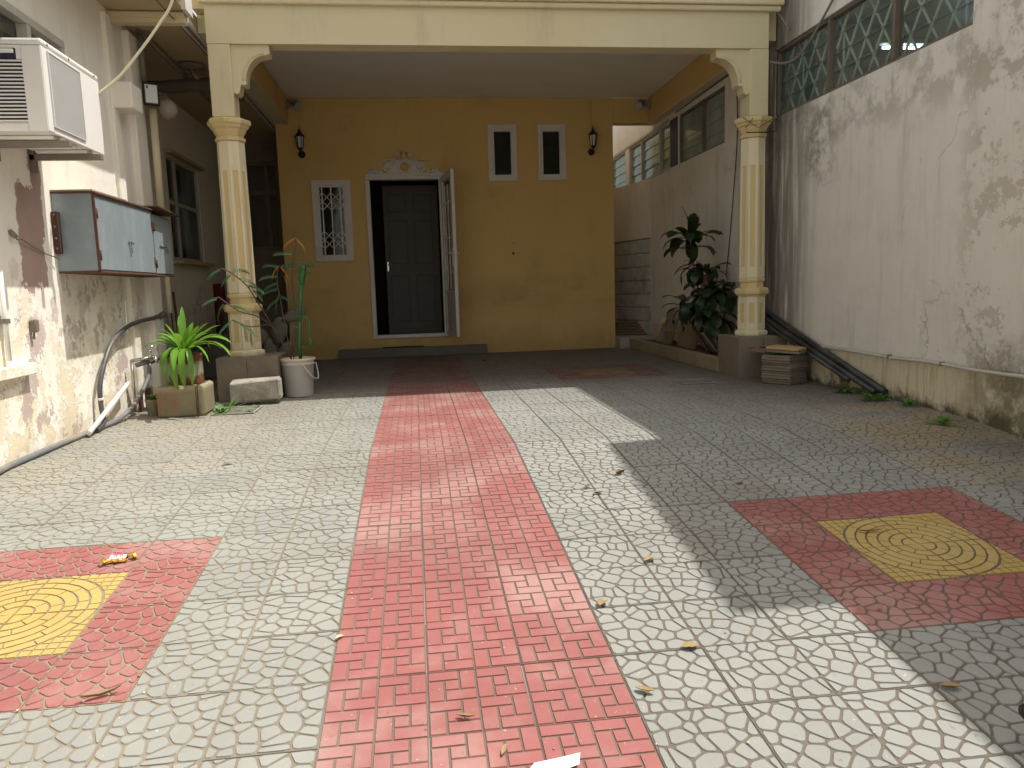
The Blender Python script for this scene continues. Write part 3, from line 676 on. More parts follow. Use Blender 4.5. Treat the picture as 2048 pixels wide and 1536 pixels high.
# inner panelled door, ajar
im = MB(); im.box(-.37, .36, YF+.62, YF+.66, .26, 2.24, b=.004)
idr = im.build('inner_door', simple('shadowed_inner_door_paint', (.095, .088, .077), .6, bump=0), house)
im = MB()
for (a, b) in ((-.31, -.06), (.03, .28)):
    for (c, d) in ((.42, 1.05), (1.2, 1.78), (1.88, 2.12)):
        for (e, f, g2, h2) in ((a, a+.018, c, d), (b-.018, b, c, d), (a+.018, b-.018, c, c+.018), (a+.018, b-.018, d-.018, d)): im.box(e, f, YF+.607, YF+.621, g2, h2)
im.build('door_moulding', simple('dark_door_moulding', (.072, .066, .058), .6, bump=0), idr)
im = MB(); im.box(-.35, -.33, YF+.612, YF+.622, 1.11, 1.23); im.tube([(-.34, YF+.61, 1.2), (-.34, YF+.57, 1.2), (-.27, YF+.565, 1.2)], .006, 8); im.build('handle', M['chrome'], idr)

# ------------------------------------------------------------------ right building
XR = 3.22
rb = empty('boundary_building', (XR, 6, 0), 'stained pink plaster building with a high band of louvre windows', 'building')
bays = [(4.1, 4.84), (4.88, 5.64), (5.68, 6.5), (6.62, 7.2), (7.58, 8.2), (8.24, 8.94), (9.25, 9.67), (9.71, 10.46), (10.5, 11.05), (11.25, 12.1)]
runs = [(4.1, 6.5), (6.62, 7.2), (7.58, 8.94), (9.25, 11.05), (11.25, 12.1)]
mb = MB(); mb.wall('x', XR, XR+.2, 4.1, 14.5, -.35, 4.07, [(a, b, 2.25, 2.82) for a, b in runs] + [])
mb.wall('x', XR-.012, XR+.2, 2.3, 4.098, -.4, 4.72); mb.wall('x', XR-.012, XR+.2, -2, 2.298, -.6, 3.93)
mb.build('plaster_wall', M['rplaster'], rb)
mb = MB(); mb.box(XR, 8, 4.1, 14.5, 4.07, 4.17); mb.box(XR, 8, 2.3, 4.1, 4.72, 4.82); mb.box(XR, 8, -2, 2.3, 3.93, 4.03); mb.build('roof_slab', M['conc'], rb)
mb = MB(); mb.box(5.6, 5.7, 3.9, 14, 0, 4.05); mb.box(XR+.2, 5.6, 3.9, 4.0, 1, 4.05); mb.box(XR+.2, 5.6, 13.9, 14, 1, 4.05); mb.box(XR+.2, 5.6, 4.0, 13.9, .9, 1.0); mb.box(XR+.2, 5.6, 4.0, 13.9, 3.95, 4.05)
mb.box(4.6, 5.1, 4.6, 5.4, 1.0, 3.1); mb.box(4.9, 5.3, 6.0, 7.4, 1.0, 2.75)
mb.build('interior_room', M['room'], rb)
mb = MB(); mb.box(XR+.02, XR+.12, 3.95, 14, 2.822, 2.86, b=0)
# window band frames
for a, b in runs:
    w = MB()
    w.box(XR+.02, XR+.07, a, b, 2.25, 2.275); w.box(XR+.02, XR+.07, a, b, 2.795, 2.82)
    cuts = [a+.012] + [ (p[1]+q[0])/2 for p, q in zip(bays[:-1], bays[1:]) if a < p[1] < b-.05 and p[0] >= a-.01] + [b-.012]
    for c in cuts: w.box(XR+.012, XR+.075, c-.016, c+.016, 2.276, 2.794)
    wn_ = w.build('window_frame', M['mullion_l'] if a > 9 else M['mullion'], rb)
    for bay in bays:
        if a-.01 <= bay[0] < b:
            lo, hi = bay[0]+.02, bay[1]-.02; n = 4; hh = .52/n
            for k in range(n):
                zc = 2.275 + hh*(k+.5); r = random.Random(int(a*100)+k); tl = radians(5 + r.uniform(-2, 2))
                lm = MB(); lm.obb((XR+.045, (lo+hi)/2, zc), (.005, hi-lo, hh*1.12), Matrix.Rotation(tl, 3, 'Y'), 0)
                lm.build('louvre_pane', M['glass2'] if a > 7.3 else M['glass'], wn_)
    if a < 4.5:
        gmb = MB(); xg = XR+.085
        for k in range(-2, 15):
            y0_ = 4.1 + k*.2
            for s in (1, -1):
                ya, yb = (y0_, y0_+.36) if s > 0 else (y0_+.36, y0_)
                za, zb_ = 2.26, 2.81
                # trim to the opening
                pts_ = []
                for tt in [q/12 for q in range(13)]:
                    yq = ya+(yb-ya)*tt
                    if 4.12 < yq < 6.48: pts_.append((xg+.006*s, yq, za+(zb_-za)*tt))
                if len(pts_) > 1: gmb.tube([pts_[0], pts_[-1]], .0105, 4)
        for yq in (4.3, 4.95, 5.6, 6.2): gmb.tube([(xg+.02, yq, 2.26), (xg+.02, yq, 2.81)], .009, 5)
        gmb.build('burglar_grille', M['lattice'], rb)
mb = MB(); mb.box(XR-.004, XR+.09, 8.965, 9.235, 2.252, 2.818); mb.build('dark_post', M['acslot'], rb)
mb = MB(); mb.box(XR-.006, XR+.02, 9.25, 12.2, 2.235, 2.249); mb.box(XR-.01, XR+.02, 9.25, 12.2, 2.822, 2.85); mb.build('window_sill', M['mullion_l'], rb)
# exposed block courses at the far end
rr = random.Random(5)
A_, B_ = Vector((3.212, 10.03, 0)), Vector((2.86, 11.45, 0)); dB = (B_-A_); LB = dB.length; dB.normalize(); nB = Vector((dB.y, -dB.x, 0)); RB = Matrix((dB, nB, Vector((0,0,1)))).transposed()
if nB.x > 0: nB = -nB; RB = Matrix((dB, nB, Vector((0,0,1)))).transposed()
MB().obb(A_+dB*LB/2-nB*.085+Vector((0,0,.79)), (LB, .14, 1.32), RB).build('mortar_backing', M['conc'], rb)
z = .135; row = 0
while z < 1.44:
    u = -.19 if row % 2 else 0.0
    while u < LB:
        a_, b_ = max(u, 0), min(u+.37, LB)
        if b_-a_ > .04:
            q = MB(); q.obb(A_+dB*((a_+b_)/2)-nB*(.05+rr.uniform(-.006,.006))+Vector((0,0,z+.091)), (b_-a_-.016, .1, .172), RB, 0, .006, .002, rr); q.build('concrete_block', M['cblock'], rb)
        u += .38
    z += .187; row += 1
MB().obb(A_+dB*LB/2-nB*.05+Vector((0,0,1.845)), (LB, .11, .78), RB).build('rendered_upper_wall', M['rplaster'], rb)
lt_ = MB(); lt_.tube([(4.03, 6.2, 2.765), (4.52, 6.2, 2.765)], .012, 10); tl = lt_.build('tube_lamp', M['lamp']); tag(tl, 'lit blue white fluorescent tube seen through the nearest louvre window', 'lamp')
lt_ = MB(); lt_.box(3.98, 4.57, 6.16, 6.24, 2.79, 2.825); lh = lt_.build('lamp_batten', M['whitepaint'], tl)
# conduit on plinth line
pts = [(3.185, 6.05, .30)] + [(3.19, y, .298 + .006*sin(y*5)) for y in (5.6, 5.1, 4.7, 4.3)] + [(3.175, 3.9, .292), (3.175, 3.3, .298), (3.175, 2.6, .295), (3.175, 0, .29)]
o = MB().tube(slerp_pts(pts, 4), .011, 8).build('conduit_pipe', M['pvcgrey']); tag(o, 'thin off-white pipe running low along the stained pink wall', 'pipe')
o2 = MB()
for yy_, zz_ in ((5.5, .29), (4.72, .3), (4.2, .3), (3.7, .295)): o2.box(3.172, 3.205, yy_-.004, yy_+.004, zz_-.014, zz_+.014)
o2.build('pipe_clip', M['steel'], o)

# ------------------------------------------------------------------ left house
XL = -2.14
lh_ = empty('cream_house', (XL, 5, 0), 'old cream house wall with flaking paint and a deep overhanging eave', 'house')
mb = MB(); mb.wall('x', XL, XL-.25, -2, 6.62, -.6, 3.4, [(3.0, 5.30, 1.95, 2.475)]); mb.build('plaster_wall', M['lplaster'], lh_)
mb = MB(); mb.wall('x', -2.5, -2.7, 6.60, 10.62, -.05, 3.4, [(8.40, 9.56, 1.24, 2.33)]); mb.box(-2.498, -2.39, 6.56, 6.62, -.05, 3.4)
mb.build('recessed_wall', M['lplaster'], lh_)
mb = MB(); mb.wall('y', 10.6, 10.8, -2.5, -1.6, 0, 3.4, [(-2.16, -1.74, 1.45, 2.6)]); mb.build('rear_wall', M['rear'], lh_)
mb = MB(); mb.box(XL-.03, XL+.028, 5.98, 6.10, 0, 2.9, b=.008); mb.box(XL-.02, XL+.045, 6.38, 6.62, 0, 2.9, b=.008); mb.build('wall_pier', M['lplaster'], lh_)
mb = MB(); mb.box(XL-.05, -1.99, 6.02, 6.24, 2.24, 2.425, b=.006); mb.build('lintel_block', M['lplaster'], lh_)
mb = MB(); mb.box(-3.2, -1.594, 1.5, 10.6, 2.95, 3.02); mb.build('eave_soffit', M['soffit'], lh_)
mb = MB(); mb.box(-1.592, -1.56, 6.02, 6.2, 2.93, 3.22); mb.box(-1.592, -1.57, 1.5, 6.0, 2.99, 3.22); mb.box(-1.62, -1.60, 6.2, 10.6, 2.90, 2.948); mb.box(-1.70, -1.67, 6.2, 10.6, 2.925, 2.948); mb.build('fascia', M['whitepaint'], lh_)
mb = MB(); mb.box(-2.45, -1.60, 6.12, 6.2, 2.87, 2.948); mb.box(-2.45, -1.60, 6.10, 6.118, 2.90, 2.935); mb.build('eave_beam', M['cream'], lh_)
mb = MB(); mb.box(XL-.02, XL+.05, -2, 4.43, .455, .515, b=.004); mb.build('wall_ledge', M['lplaster'], lh_)
# windows of the left house
w = MB(); w.box(XL-.04, XL+.012, 3.0, 5.3, 2.43, 2.474)
for y_ in (3.9, 4.85, 5.28): w.box(XL-.05, XL+.008, y_-.022, y_+.022, 1.95, 2.429)
wf = w.build('window_frame', M['pvcgrey'], lh_); q = MB(); q.box(XL-.06, XL-.055, 3.0, 5.3, 1.95, 2.43); q.build('pane', M['glassdark'], wf)
q = MB(); q.box(-3.3, -3.2, -1, 6.6, 0, 3.4); q.box(-4.2, -2.75, 6.62, 6.68, 0, 3.4); q.box(-4.2, -4.1, 6.7, 10.6, 0, 3.4); q.box(-2.5, -1.6, 11.9, 12, 0, 3.2); q.box(-4.2, -2.7, 6.7, 12.5, 3.3, 3.4); q.box(-4.2, -2.7, 10.8, 10.9, 0, 3.3); q.box(-3.2, -2.4, -1, 6.5, 3.3, 3.39); q.box(-2.7, -1.6, 10.85, 11.9, 3.2, 3.3); q.build('interior_wall', M['dark'], lh_)
def cross_window(axis, c, u0, u1, v0, v1, vs_, hs_, mat):
    w = MB(); t_ = .02
    B = (lambda a, b, d, e: w.box(c-.05, c-.01, a, b, d, e)) if axis == 'x' else (lambda a, b, d, e: w.box(a, b, c+.02, c+.07, d, e))
    B(u0, u0+.035, v0, v1); B(u1-.035, u1, v0, v1); B(u0+.035, u1-.035, v0, v0+.035); B(u0+.035, u1-.035, v1-.035, v1)
    for x in vs_: B(x-t_, x+t_, v0+.035, v1-.035)
    fr_ = w.build('window_frame', mat, lh_)
    w2 = MB(); us = [u0+.035] + [q for x in vs_ for q in (x-t_, x+t_)] + [u1-.035]
    for h in hs_:
        for a, b in zip(us[::2], us[1::2]):
            if axis == 'x': w2.box(c-.045, c-.015, a, b, h-t_, h+t_)
            else: w2.box(a, b, c+.025, c+.065, h-t_, h+t_)
    w2.build('glazing_bar', mat, fr_)
    w3 = MB()
    if axis == 'x': w3.box(c-.034, c-.03, u0+.03, u1-.03, v0+.03, v1-.03)
    else: w3.box(u0+.03, u1-.03, c+.04, c+.044, v0+.03, v1-.03)
    w3.build('pane', M['glassdark'], fr_)
cross_window('x', -2.5, 8.40, 9.56, 1.24, 2.33, [8.72], [1.85], M['mullion_l'])
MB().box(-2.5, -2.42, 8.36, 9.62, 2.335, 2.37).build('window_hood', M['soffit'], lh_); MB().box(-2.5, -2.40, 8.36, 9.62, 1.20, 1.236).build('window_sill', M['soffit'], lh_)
cross_window('y', 10.6, -2.16, -1.74, 1.45, 2.6, [-1.9], [2.2], M['mullion'])
# dark rear service yard pieces
# ------------------------------------------------------------------ things on the left wall
ac = empty('air_conditioner', (-1.95, 4.5, 1.70), 'white outdoor air conditioner unit on steel brackets on the left wall', 'air conditioner')
ax0, ax1, ay0, ay1, az0, az1 = -2.12, -1.785, 4.17, 4.85, 1.70, 2.148
mb = MB()
mb.box(ax0, ax1-.008, ay0+.012, ay1, az0, az1-.03, b=.006)
mb.build('casing', M['acwhite'], ac)
mb = MB(); mb.box(ax0-.002, ax1+.003, ay0-.004, ay1+.004, az1-.034, az1, b=.012); mb.build('top_lid', M['acwhite'], ac)
# side panel toward the yard: ribs between slots over a dark cavity
mb = MB(); mb.box(ax0+.05, ax1-.05, ay0+.006, ay0+.010, az0+.05, az1-.05); mb.build('vent_cavity', M['acslot'], ac)
sp = MB(); yA, yB = ay0-.001, ay0+.011
sp.box(ax0, ax0+.075, yA, yB, az0, az1-.036); sp.box(ax1-.098, ax1-.004, yA, yB, az0, az1-.036, b=.003)
sp.box(ax0+.075, ax1-.098, yA, yB, az0, az0+.028); sp.box(ax0+.075, ax1-.098, yA, yB, az1-.05, az1-.036)
n = 17; za, zb_ = az0+.032, az0+.338
for k in range(n+1):
    zc = za + (zb_-za)*k/n; sp.box(ax0+.075, ax1-.098, yA, yB, zc-.0036, zc+.0036)
sp.box(ax1-.12, ax1-.098, yA, yB, az0+.345, az1-.05)
sidep = sp.build('side_panel', M['acwhite'], ac)
hb = MB(); hb.box(ax0+.075, ax1-.13, ay0-.008, ay0+.006, az1-.074, az1-.056, b=.003); hb.build('grip_tab', M['acwhite'], sidep)
# front (faces the yard to the right)
fp = MB(); X1 = ax1
gy0, gy1, gz0, gz1 = ay0+.055, ay0+.415, az0+.035, az1-.055
fp.box(X1-.009, X1, ay0+.001, gy0, az0, az1-.036, b=.003); fp.box(X1-.009, X1, gy1, ay1, az0, az1-.036); fp.box(X1-.009, X1, gy0, gy1, az0, gz0); fp.box(X1-.009, X1, gy0, gy1, gz1, az1-.036)
fpo = fp.build('front_panel', M['acwhite'], ac)
gp = MB(); gp.box(X1-.008, X1-.006, gy0, gy1, gz0, gz1, 0)
for k in range(34):
    y = gy0+.008+(gy1-gy0-.016)*k/33; gp.box(X1-.004, X1+.006, y-.0022, y+.0022, gz0+.004, gz1-.004)
for k in range(9):
    z = gz0+.01+(gz1-gz0-.02)*k/8; gp.box(X1-.001, X1+.003, gy0, gy1, z-.001, z+.001)
gp.box(X1-.002, X1+.008, gy0-.006, gy0, gz0-.006, gz1+.006); gp.box(X1-.002, X1+.008, gy1, gy1+.006, gz0-.006, gz1+.006); gp.box(X1-.002, X1+.008, gy0, gy1, gz1, gz1+.006); gp.box(X1-.002, X1+.008, gy0, gy1, gz0-.006, gz0)
gp.build('fan_grille', M['acgrille'], ac)
gp = MB()
for y in (ay0+.06, ay0+.3, ay0+.62): gp.lathe((X1+.003, y, az1-.017), [(.001, .0), (.006, .0), (.006, .003), (.002, .004)], 8, axis='x')
for z in (az0+.02, az1-.05, az0+.06): gp.lathe((ax0+.03, ay0-.003, z), [(.006, 0), (.004, -.003)], 8, axis='y')
gp.build('screw', M['steel'], ac)
mb = MB()
for y in (ay0+.10, ay0+.3, ay0+.5): mb.box(ax0+.03, ax1-.03, y, y+.09, az0-.018, az0-.002, b=.004)
mb.build('base_rib', M['acwhite'], ac)
for y in (4.32, 4.72):
    mb = MB(); mb.box(XL+.002, -1.752, y-.018, y+.018, az0-.052, az0-.02, b=.002); mb.box(XL+.001, XL+.03, y-.018, y+.018, az0-.12, az0+.3, b=.002); mb.build('bracket_arm', M['steel'], ac)
# cabinets
cab = empty('meter_cabinet', (-2.0, 5.4, 1.015), 'grey galvanised double-door meter cabinet with rusty edges on the left wall', 'cabinet')
cx0, cx1, cy0, cy1, cz0, cz1 = XL+.002, -1.905, 4.92, 5.93, 1.018, 1.50
mb = MB(); mb.box(cx0, cx1-.006, cy0, cy1, cz0+.006, cz1-.012); mb.build('body', M['galv'], cab)
for k, (a, b) in enumerate(((cy0+.012, 5.43), (5.434, cy1-.008))):
    d = MB(); d.box(cx1-.005, cx1+.006, a, b, cz0+.014, cz1-.03, b=.002); dd = d.build('door', M['galv'], cab)
    h = MB()
    for z in (cz0+.1, cz1-.13):
        y = a+.004 if k == 0 else b-.004
        h.tube([(cx1+.009, y, z-.03), (cx1+.009, y, z+.03)], .007, 8); h.box(cx1+.005, cx1+.009, y-.012, y+.012, z-.03, z+.03)
    h.build('hinge', M['rust'], dd)
mb = MB(); mb.box(cx0, cx1+.008, cy0-.004, cy1, cz0-.004, cz0+.008); mb.box(cx1-.006, cx1+.009, cy0-.004, cy0+.008, cz0, cz1); mb.box(cx1-.006, cx1+.005, cy1-.008, cy1+.001, cz0, cz1); mb.box(cx0, cx1+.02, cy0-.01, cy1+.01, cz1-.012, cz1-.002)
mb.build('rusty_trim', M['rust'], cab)
mb = MB(); mb.box(cx0, cx1+.006, cy0-.012, 5.46, cz1, cz1+.010); mb.build('roof_sheet', simple('tan_sheet', (.40, .34, .26), .8, dirt=(.25, .12, .06), dirt_amt=.6), cab)
mb = MB(); mb.tube([(cx1+.014, 5.44, 1.235), (cx1+.022, 5.44, 1.225), (cx1+.022, 5.47, 1.22)], .005, 6); mb.tube([(cx1+.012, 5.41, 1.23), (cx1+.012, 5.48, 1.222)], .004, 6); mb.tube([(cx1+.016, 5.43, 1.22), (cx1+.014, 5.425, 1.13)], .0025, 5); mb.tube([(cx1+.016, 5.45, 1.22), (cx1+.014, 5.455, 1.155)], .0025, 5); mb.build('latch', M['steel'], cab)
mb = MB(); mb.box(XL+.002, XL+.04, cy0-.035, cy0-.005, 1.13, 1.38, b=.003); mb.build('side_box', M['redboard'], cab)
mb = MB()
for z in (1.16, 1.22, 1.29, 1.36): mb.lathe((XL+.02, cy0-.036, z), [(.006, 0), (.004, -.004)], 8, axis='y')
mb.build('bolt', M['steel'], cab)
cab2 = empty('small_cabinet', (-2.0, 6.1, 1.02), 'narrow galvanised cabinet with tilted rusty lid beside the big one', 'cabinet')
mb = MB(); mb.box(cx0, cx1-.012, 5.945, 6.36, 1.022, 1.47); mb.build('body', M['galv'], cab2)
d = MB(); d.box(cx1-.011, cx1+.002, 5.955, 6.352, 1.03, 1.455, b=.002); dd = d.build('door', M['galv'], cab2)
h = MB(); 
for z in (1.10, 1.37): h.tube([(cx1+.006, 5.955, z-.03), (cx1+.006, 5.955, z+.03)], .007, 8)
h.build('hinge', M['rust'], dd)
h = MB(); h.tube([(cx1+.008, 6.06, 1.24), (cx1+.008, 6.22, 1.235)], .004, 6); h.tube([(cx1+.01, 6.22, 1.235), (cx1+.012, 6.22, 1.19)], .005, 6); h.build('latch', M['steel'], dd)
mb = MB(); mb.obb((-2.01, 6.15, 1.508), (.36, .50, .008), Rxyz(-.05, .04, .0), 0); mb.build('lid_sheet', M['rust'], cab2)
mb = MB(); mb.box(cx0, cx1+.004, 5.94, 6.365, 1.012, 1.021); mb.build('rusty_trim', M['rust'], cab2)

def single(name, mb, mat, label, cat, group=None, origin=None):
    return tag(mb.build(name, mat, origin=origin), label, cat, group)
single('hook_wire', MB().tube([(XL+.004, 4.40, 1.215), (XL+.03, 4.405, 1.20), (XL+.012, 4.44, 1.185), (XL+.02, 4.48, 1.19), (XL+.012, 4.62, 1.155), (XL+.008, 4.75, 1.125), (XL+.03, 4.88, 1.10)], .0035, 5).tube([(XL+.001, 4.395, 1.23), (XL+.03, 4.40, 1.195)], .014, 8), M['steel'], 'dark bracket stub with a thin wire running over the mauve patch', 'wire')
single('wall_plug', MB().obb((XL+.02, 4.505, .715), (.04, .03, .07), None, 0, .006, .003).tube([(XL+.02, 4.5, .70), (XL+.015, 4.5, .64)], .006, 6), M['block'], 'small brown plug stub on the bright flaking wall above the ledge', 'wall stub')
o = MB().tube([(XL+.025, 4.21, 1.02), (XL+.025, 4.20, .545)], .012, 8).build('wall_conduit', M['pvcwhite']); tag(o, 'short white vertical conduit at the left edge above the wall ledge', 'pipe')
MB().box(XL+.002, XL+.04, 4.185, 4.225, .74, .765).build('pipe_clip', M['steel'], o)
# floodlight, globe, drain pipe
fl = empty('floodlight', (-2.05, 6.5, 2.4), 'small square LED floodlight with black rim on the pipe', 'lamp')
Rf = Rz(radians(38))
mb = MB().obb((-2.035, 6.47, 2.45), (.03, .045, .17), None, 0, .004); mb.build('bracket', M['lantern'], fl)
c = Vector((-1.995, 6.475, 2.445)); Rq = Rz(radians(28))
mb = MB().obb(c, (.12, .03, .17), Rq, 0, .006); mb.build('housing', M['lantern'], fl)
mb = MB().obb(c + Rq @ Vector((.0, -.0165, .0)), (.088, .004, .138), Rq, 0, .001); mb.build('glass_face', M['ledface'], fl)
mb = MB().obb(c + Rq @ Vector((-.028, -.0195, .05)), (.012, .002, .022), Rq, 0); mb.build('sensor', M['lantern'], fl)
gl = empty('globe_lamp', (-2.3, 7.2, 2.4), 'frosted globe lamp on the shaded wall behind the floodlight', 'lamp')
MB().lathe((-2.02, 6.95, 2.44), [(.001, -.085)] + [(.085*sin(q*pi/12), -.085*cos(q*pi/12)) for q in range(1, 12)] + [(.001, .085)], 20).build('globe', M['globe'], gl)
MB().tube([(-2.5, 6.95, 2.56), (-2.02, 6.95, 2.56), (-2.02, 6.95, 2.52)], .01, 8).build('arm', M['steel'], gl)
dp = MB().tube([(-2.03, 6.60, 2.36), (-2.04, 6.62, 1.5)], .030, 12).tube([(-2.04, 6.62, 1.5), (-2.045, 6.63, .72)], .022, 12)
o = dp.build('drain_pipe', M['column']); tag(o, 'cream painted drain pipe running down the corner below the floodlight', 'pipe')
o = MB().tube([(-2.06, 6.55, 2.56), (-2.06, 6.55, 2.98)], .02, 10).tube([(-2.06, 6.53, 2.94), (-2.02, 7.7, 2.87), (-2.0, 8.9, 2.84)], .02, 10).tube([(-2.06, 6.5, 2.965), (-1.99, 6.62, 2.96)], .024, 8).build('service_pipe', M['steel']); tag(o, 'dark steel pipe rising to the soffit and slanting back under it', 'pipe')
o = MB().tube(slerp_pts([(-2.35, 7.3, 2.72), (-2.1, 7.4, 2.74), (-1.85, 7.5, 2.78), (-1.5, 7.6, 2.74)], 4), [.05]*4+[.06]*5+[.09]*4, 12).build('duct', M['dark']); tag(o, 'thick dark duct hanging under the shaded eave behind the column', 'duct')
ds_ = empty('round_fixture', (-1.93, 7.5, 2.9), 'flat round grey fixture on a short neck under the eave', 'fixture')
MB().lathe((-1.93, 7.45, 2.93), [(.01, -.03), (.07, -.022), (.12, -.004), (.125, .003), (.01, .012)], 20).build('disc', M['steel'], ds_)
MB().tube([(-1.93, 7.45, 2.91), (-1.90, 7.45, 2.85), (-1.86, 7.5, 2.78)], [.03, .02, .035], 10).build('neck', M['steel'], ds_)
o = MB().tube(slerp_pts([(-1.785, 4.852, 2.05), (-1.664, 4.87, 2.155), (-1.527, 4.88, 2.318), (-1.422, 4.9, 2.466), (-1.341, 4.9, 2.594), (-1.25, 4.9, 2.9), (-1.2, 4.95, 3.3)], 6), .0085, 8).build('power_cable', M['cable']); tag(o, 'loose cream cable sagging up from the air conditioner', 'cable')
o = MB().tube(slerp_pts([(-1.69, 3.2, 2.91), (-1.677, 5.7, 2.89), (-1.667, 7.0, 2.895), (-1.66, 8.2, 2.9)], 4), .004, 5).build('thin_black_wire', M['black']); tag(o, 'taut thin black wire running back along the left fascia', 'wire')
# hose, tap, pipes at the foot of the left wall
o = MB().tube(slerp_pts([(-2.10, 6.53, .705), (-2.085, 6.35, .69), (-2.09, 6.05, .675), (-2.09, 5.768, .642), (-2.08, 5.43, .54), (-2.09, 5.234, .321), (-2.09, 5.20, .16), (-2.07, 5.17, .05), (-2.06, 5.02, .02)], 6), .016, 10).tube([(-2.11, 6.52, .69), (-2.06, 6.56, .72)], .026, 10).build('black_hose', M['hose']); tag(o, 'thick dark hose curving down the flaking wall below the cabinets', 'hose')
MB().tube([(-2.088, 5.205, .19), (-2.088, 5.203, .205)], .0185, 10).build('hose_clamp', M['pvcwhite'], o)
o = MB().tube(slerp_pts([(-1.985, 5.86, .36), (-1.99, 5.80, .25), (-2.03, 5.62, .10), (-2.06, 5.4, .03), (-2.08, 5.1, .02), (-2.09, 4.9, .018), (-2.10, 4.6, .018), (-2.10, 4.3, .018), (-2.105, 4.0, .014), (-2.10, 3.6, -.02), (-2.1, 2.9, -.08)], 6), .0165, 10).build('ground_hose', M['hose2']); tag(o, 'dusty grey hose lying along the foot of the left wall', 'hose')
o = MB().tube([(-2.04, 4.86, .03), (-2.075, 5.66, .245)], .015, 12).build('white_pipe', M['pvcwhite']); tag(o, 'short straight white plastic pipe leaning beside the hose', 'pipe')
tp = empty('water_tap', (-2.0, 5.85, .36), 'old chrome garden tap on a short standpipe by the wall', 'tap')
MB().tube([(-2.09, 5.80, .395), (-1.95, 5.83, .412)], .013, 10).tube([(-1.95, 5.83, .412), (-1.925, 5.83, .40), (-1.918, 5.83, .37)], [.014, .012, .009], 10).tube([(-2.09, 5.80, .40), (-2.09, 5.80, .02)], .012, 8).lathe((-1.965, 5.83, 0), [(.016, .405), (.018, .43), (.010, .44), (.010, .455), (.015, .46), (.006, .47)], 10).build('spout', M['chrome'], tp)
MB().tube([(-1.965, 5.83, .465), (-1.965, 5.83, .492)], .005, 8).tube([(-1.995, 5.83, .492), (-1.935, 5.83, .492)], .006, 8).build('handle', M['chrome'], tp)
MB().tube([(-2.06, 5.80, .36), (-1.985, 5.86, .385)], .018, 10).build('hose_joint', M['steel'], tp)
o = MB().tube(slerp_pts([(-1.985, 5.86, .37), (-1.93, 6.0, .40), (-1.86, 6.35, .42), (-1.82, 6.8, .43)], 5), .015, 10).build('supply_hose', M['black']); tag(o, 'black supply hose running from the tap behind the planter', 'hose')
o = MB().obb((-2.04, 5.95, .085), (.05, .07, .19), Rz(.15), 0, .004).obb((-2.085, 5.90, .07), (.02, .05, .14), None, 0, .003).build('brown_brick_box', M['redboard']); tag(o, 'upright dark red brown box between tap and planter', 'box')
# planter block, tin, strap-leaf plant
pl_ = empty('planter_block', (-1.69, 5.66, 0), 'mossy concrete block with red smear carrying the rusty tin', 'block')
MB().obb((-1.69, 5.675, .111), (.325, .30, .222), Rz(.03), 0, .02, .003).build('body', M['planter'], pl_)
MB().tube([(-1.567, 5.528, .215), (-1.567, 5.521, .01)], .003, 5).tube([(-1.567, 5.526, .2245), (-1.56, 5.82, .2265)], .003, 5).tube([(-1.578, 5.528, .21), (-1.578, 5.521, .02)], .003, 5).build('wire_loop', M['rust'], pl_)
tn = empty('rusty_tin', (-1.68, 5.68, .223), 'rusty paint tin planted with a strap-leaf lily', 'pot')
MB().lathe((-1.68, 5.69, 0), [(.118, .224), (.121, .228), (.119, .235), (.119, .42), (.123, .425), (.121, .438), (.112, .438), (.112, .41)], 28, cap=False).build('can', M['rustcan'], tn)
MB().lathe((-1.68, 5.69, 0), [(.112, .40), (.06, .425), (.001, .43)], 20, cap=True).build('soil', M['soil'], tn)
def leafblade(base, az, el0, droop, length, width, mat, parent, name='leaf', n=7, tipw=.12, fold=.25, wpos=.55, twist=0, curve=0):
    p = Vector(base); el = el0; st = length/n; mb = MB(); vs_ = []; a = az
    for k in range(n+1):
        t = k/n; w = width*.5*max(tipw*.5 if k == n else 0, (sin(pi*min(1, (t*.5/wpos if t < wpos else .5+.5*(t-wpos)/(1-wpos))))**.6)*(1-tipw)+tipw*(1-t))
        if k == 0: w = width*.2
        d = Vector((cos(a)*cos(el), sin(a)*cos(el), sin(el))); sd_ = Vector((-sin(a), cos(a), 0)); up = sd_.cross(d)*-1 if sd_.cross(d).z < 0 else sd_.cross(d)
        sd2 = sd_*cos(twist*t) + up*sin(twist*t); up2 = up*cos(twist*t) - sd_*sin(twist*t)
        vs_ += [p - sd2*w + up2*w*fold, p, p + sd2*w + up2*w*fold]
        p = p + d*st; el -= droop/n*((1.9-1.8*t) if droop > 2.3 else (.4+1.2*t)); a += curve/n
    f = []
    for k in range(n):
        b = k*3; f += [(b, b+1, b+4, b+3), (b+1, b+2, b+5, b+4)]
    mb.add(vs_, f, 0, True); return mb.build(name, mat, parent, normals=False)
lily = empty('strap_leaf_lily', (-1.68, 5.68, .43), 'bright green strap-leaf lily growing from the rusty tin', 'plant')
MB().lathe((-1.68, 5.68, 0), [(.035, .41), (.03, .46), (.02, .50), (.004, .53)], 10).build('crown', M['lily'], lily)
rl = random.Random(21)
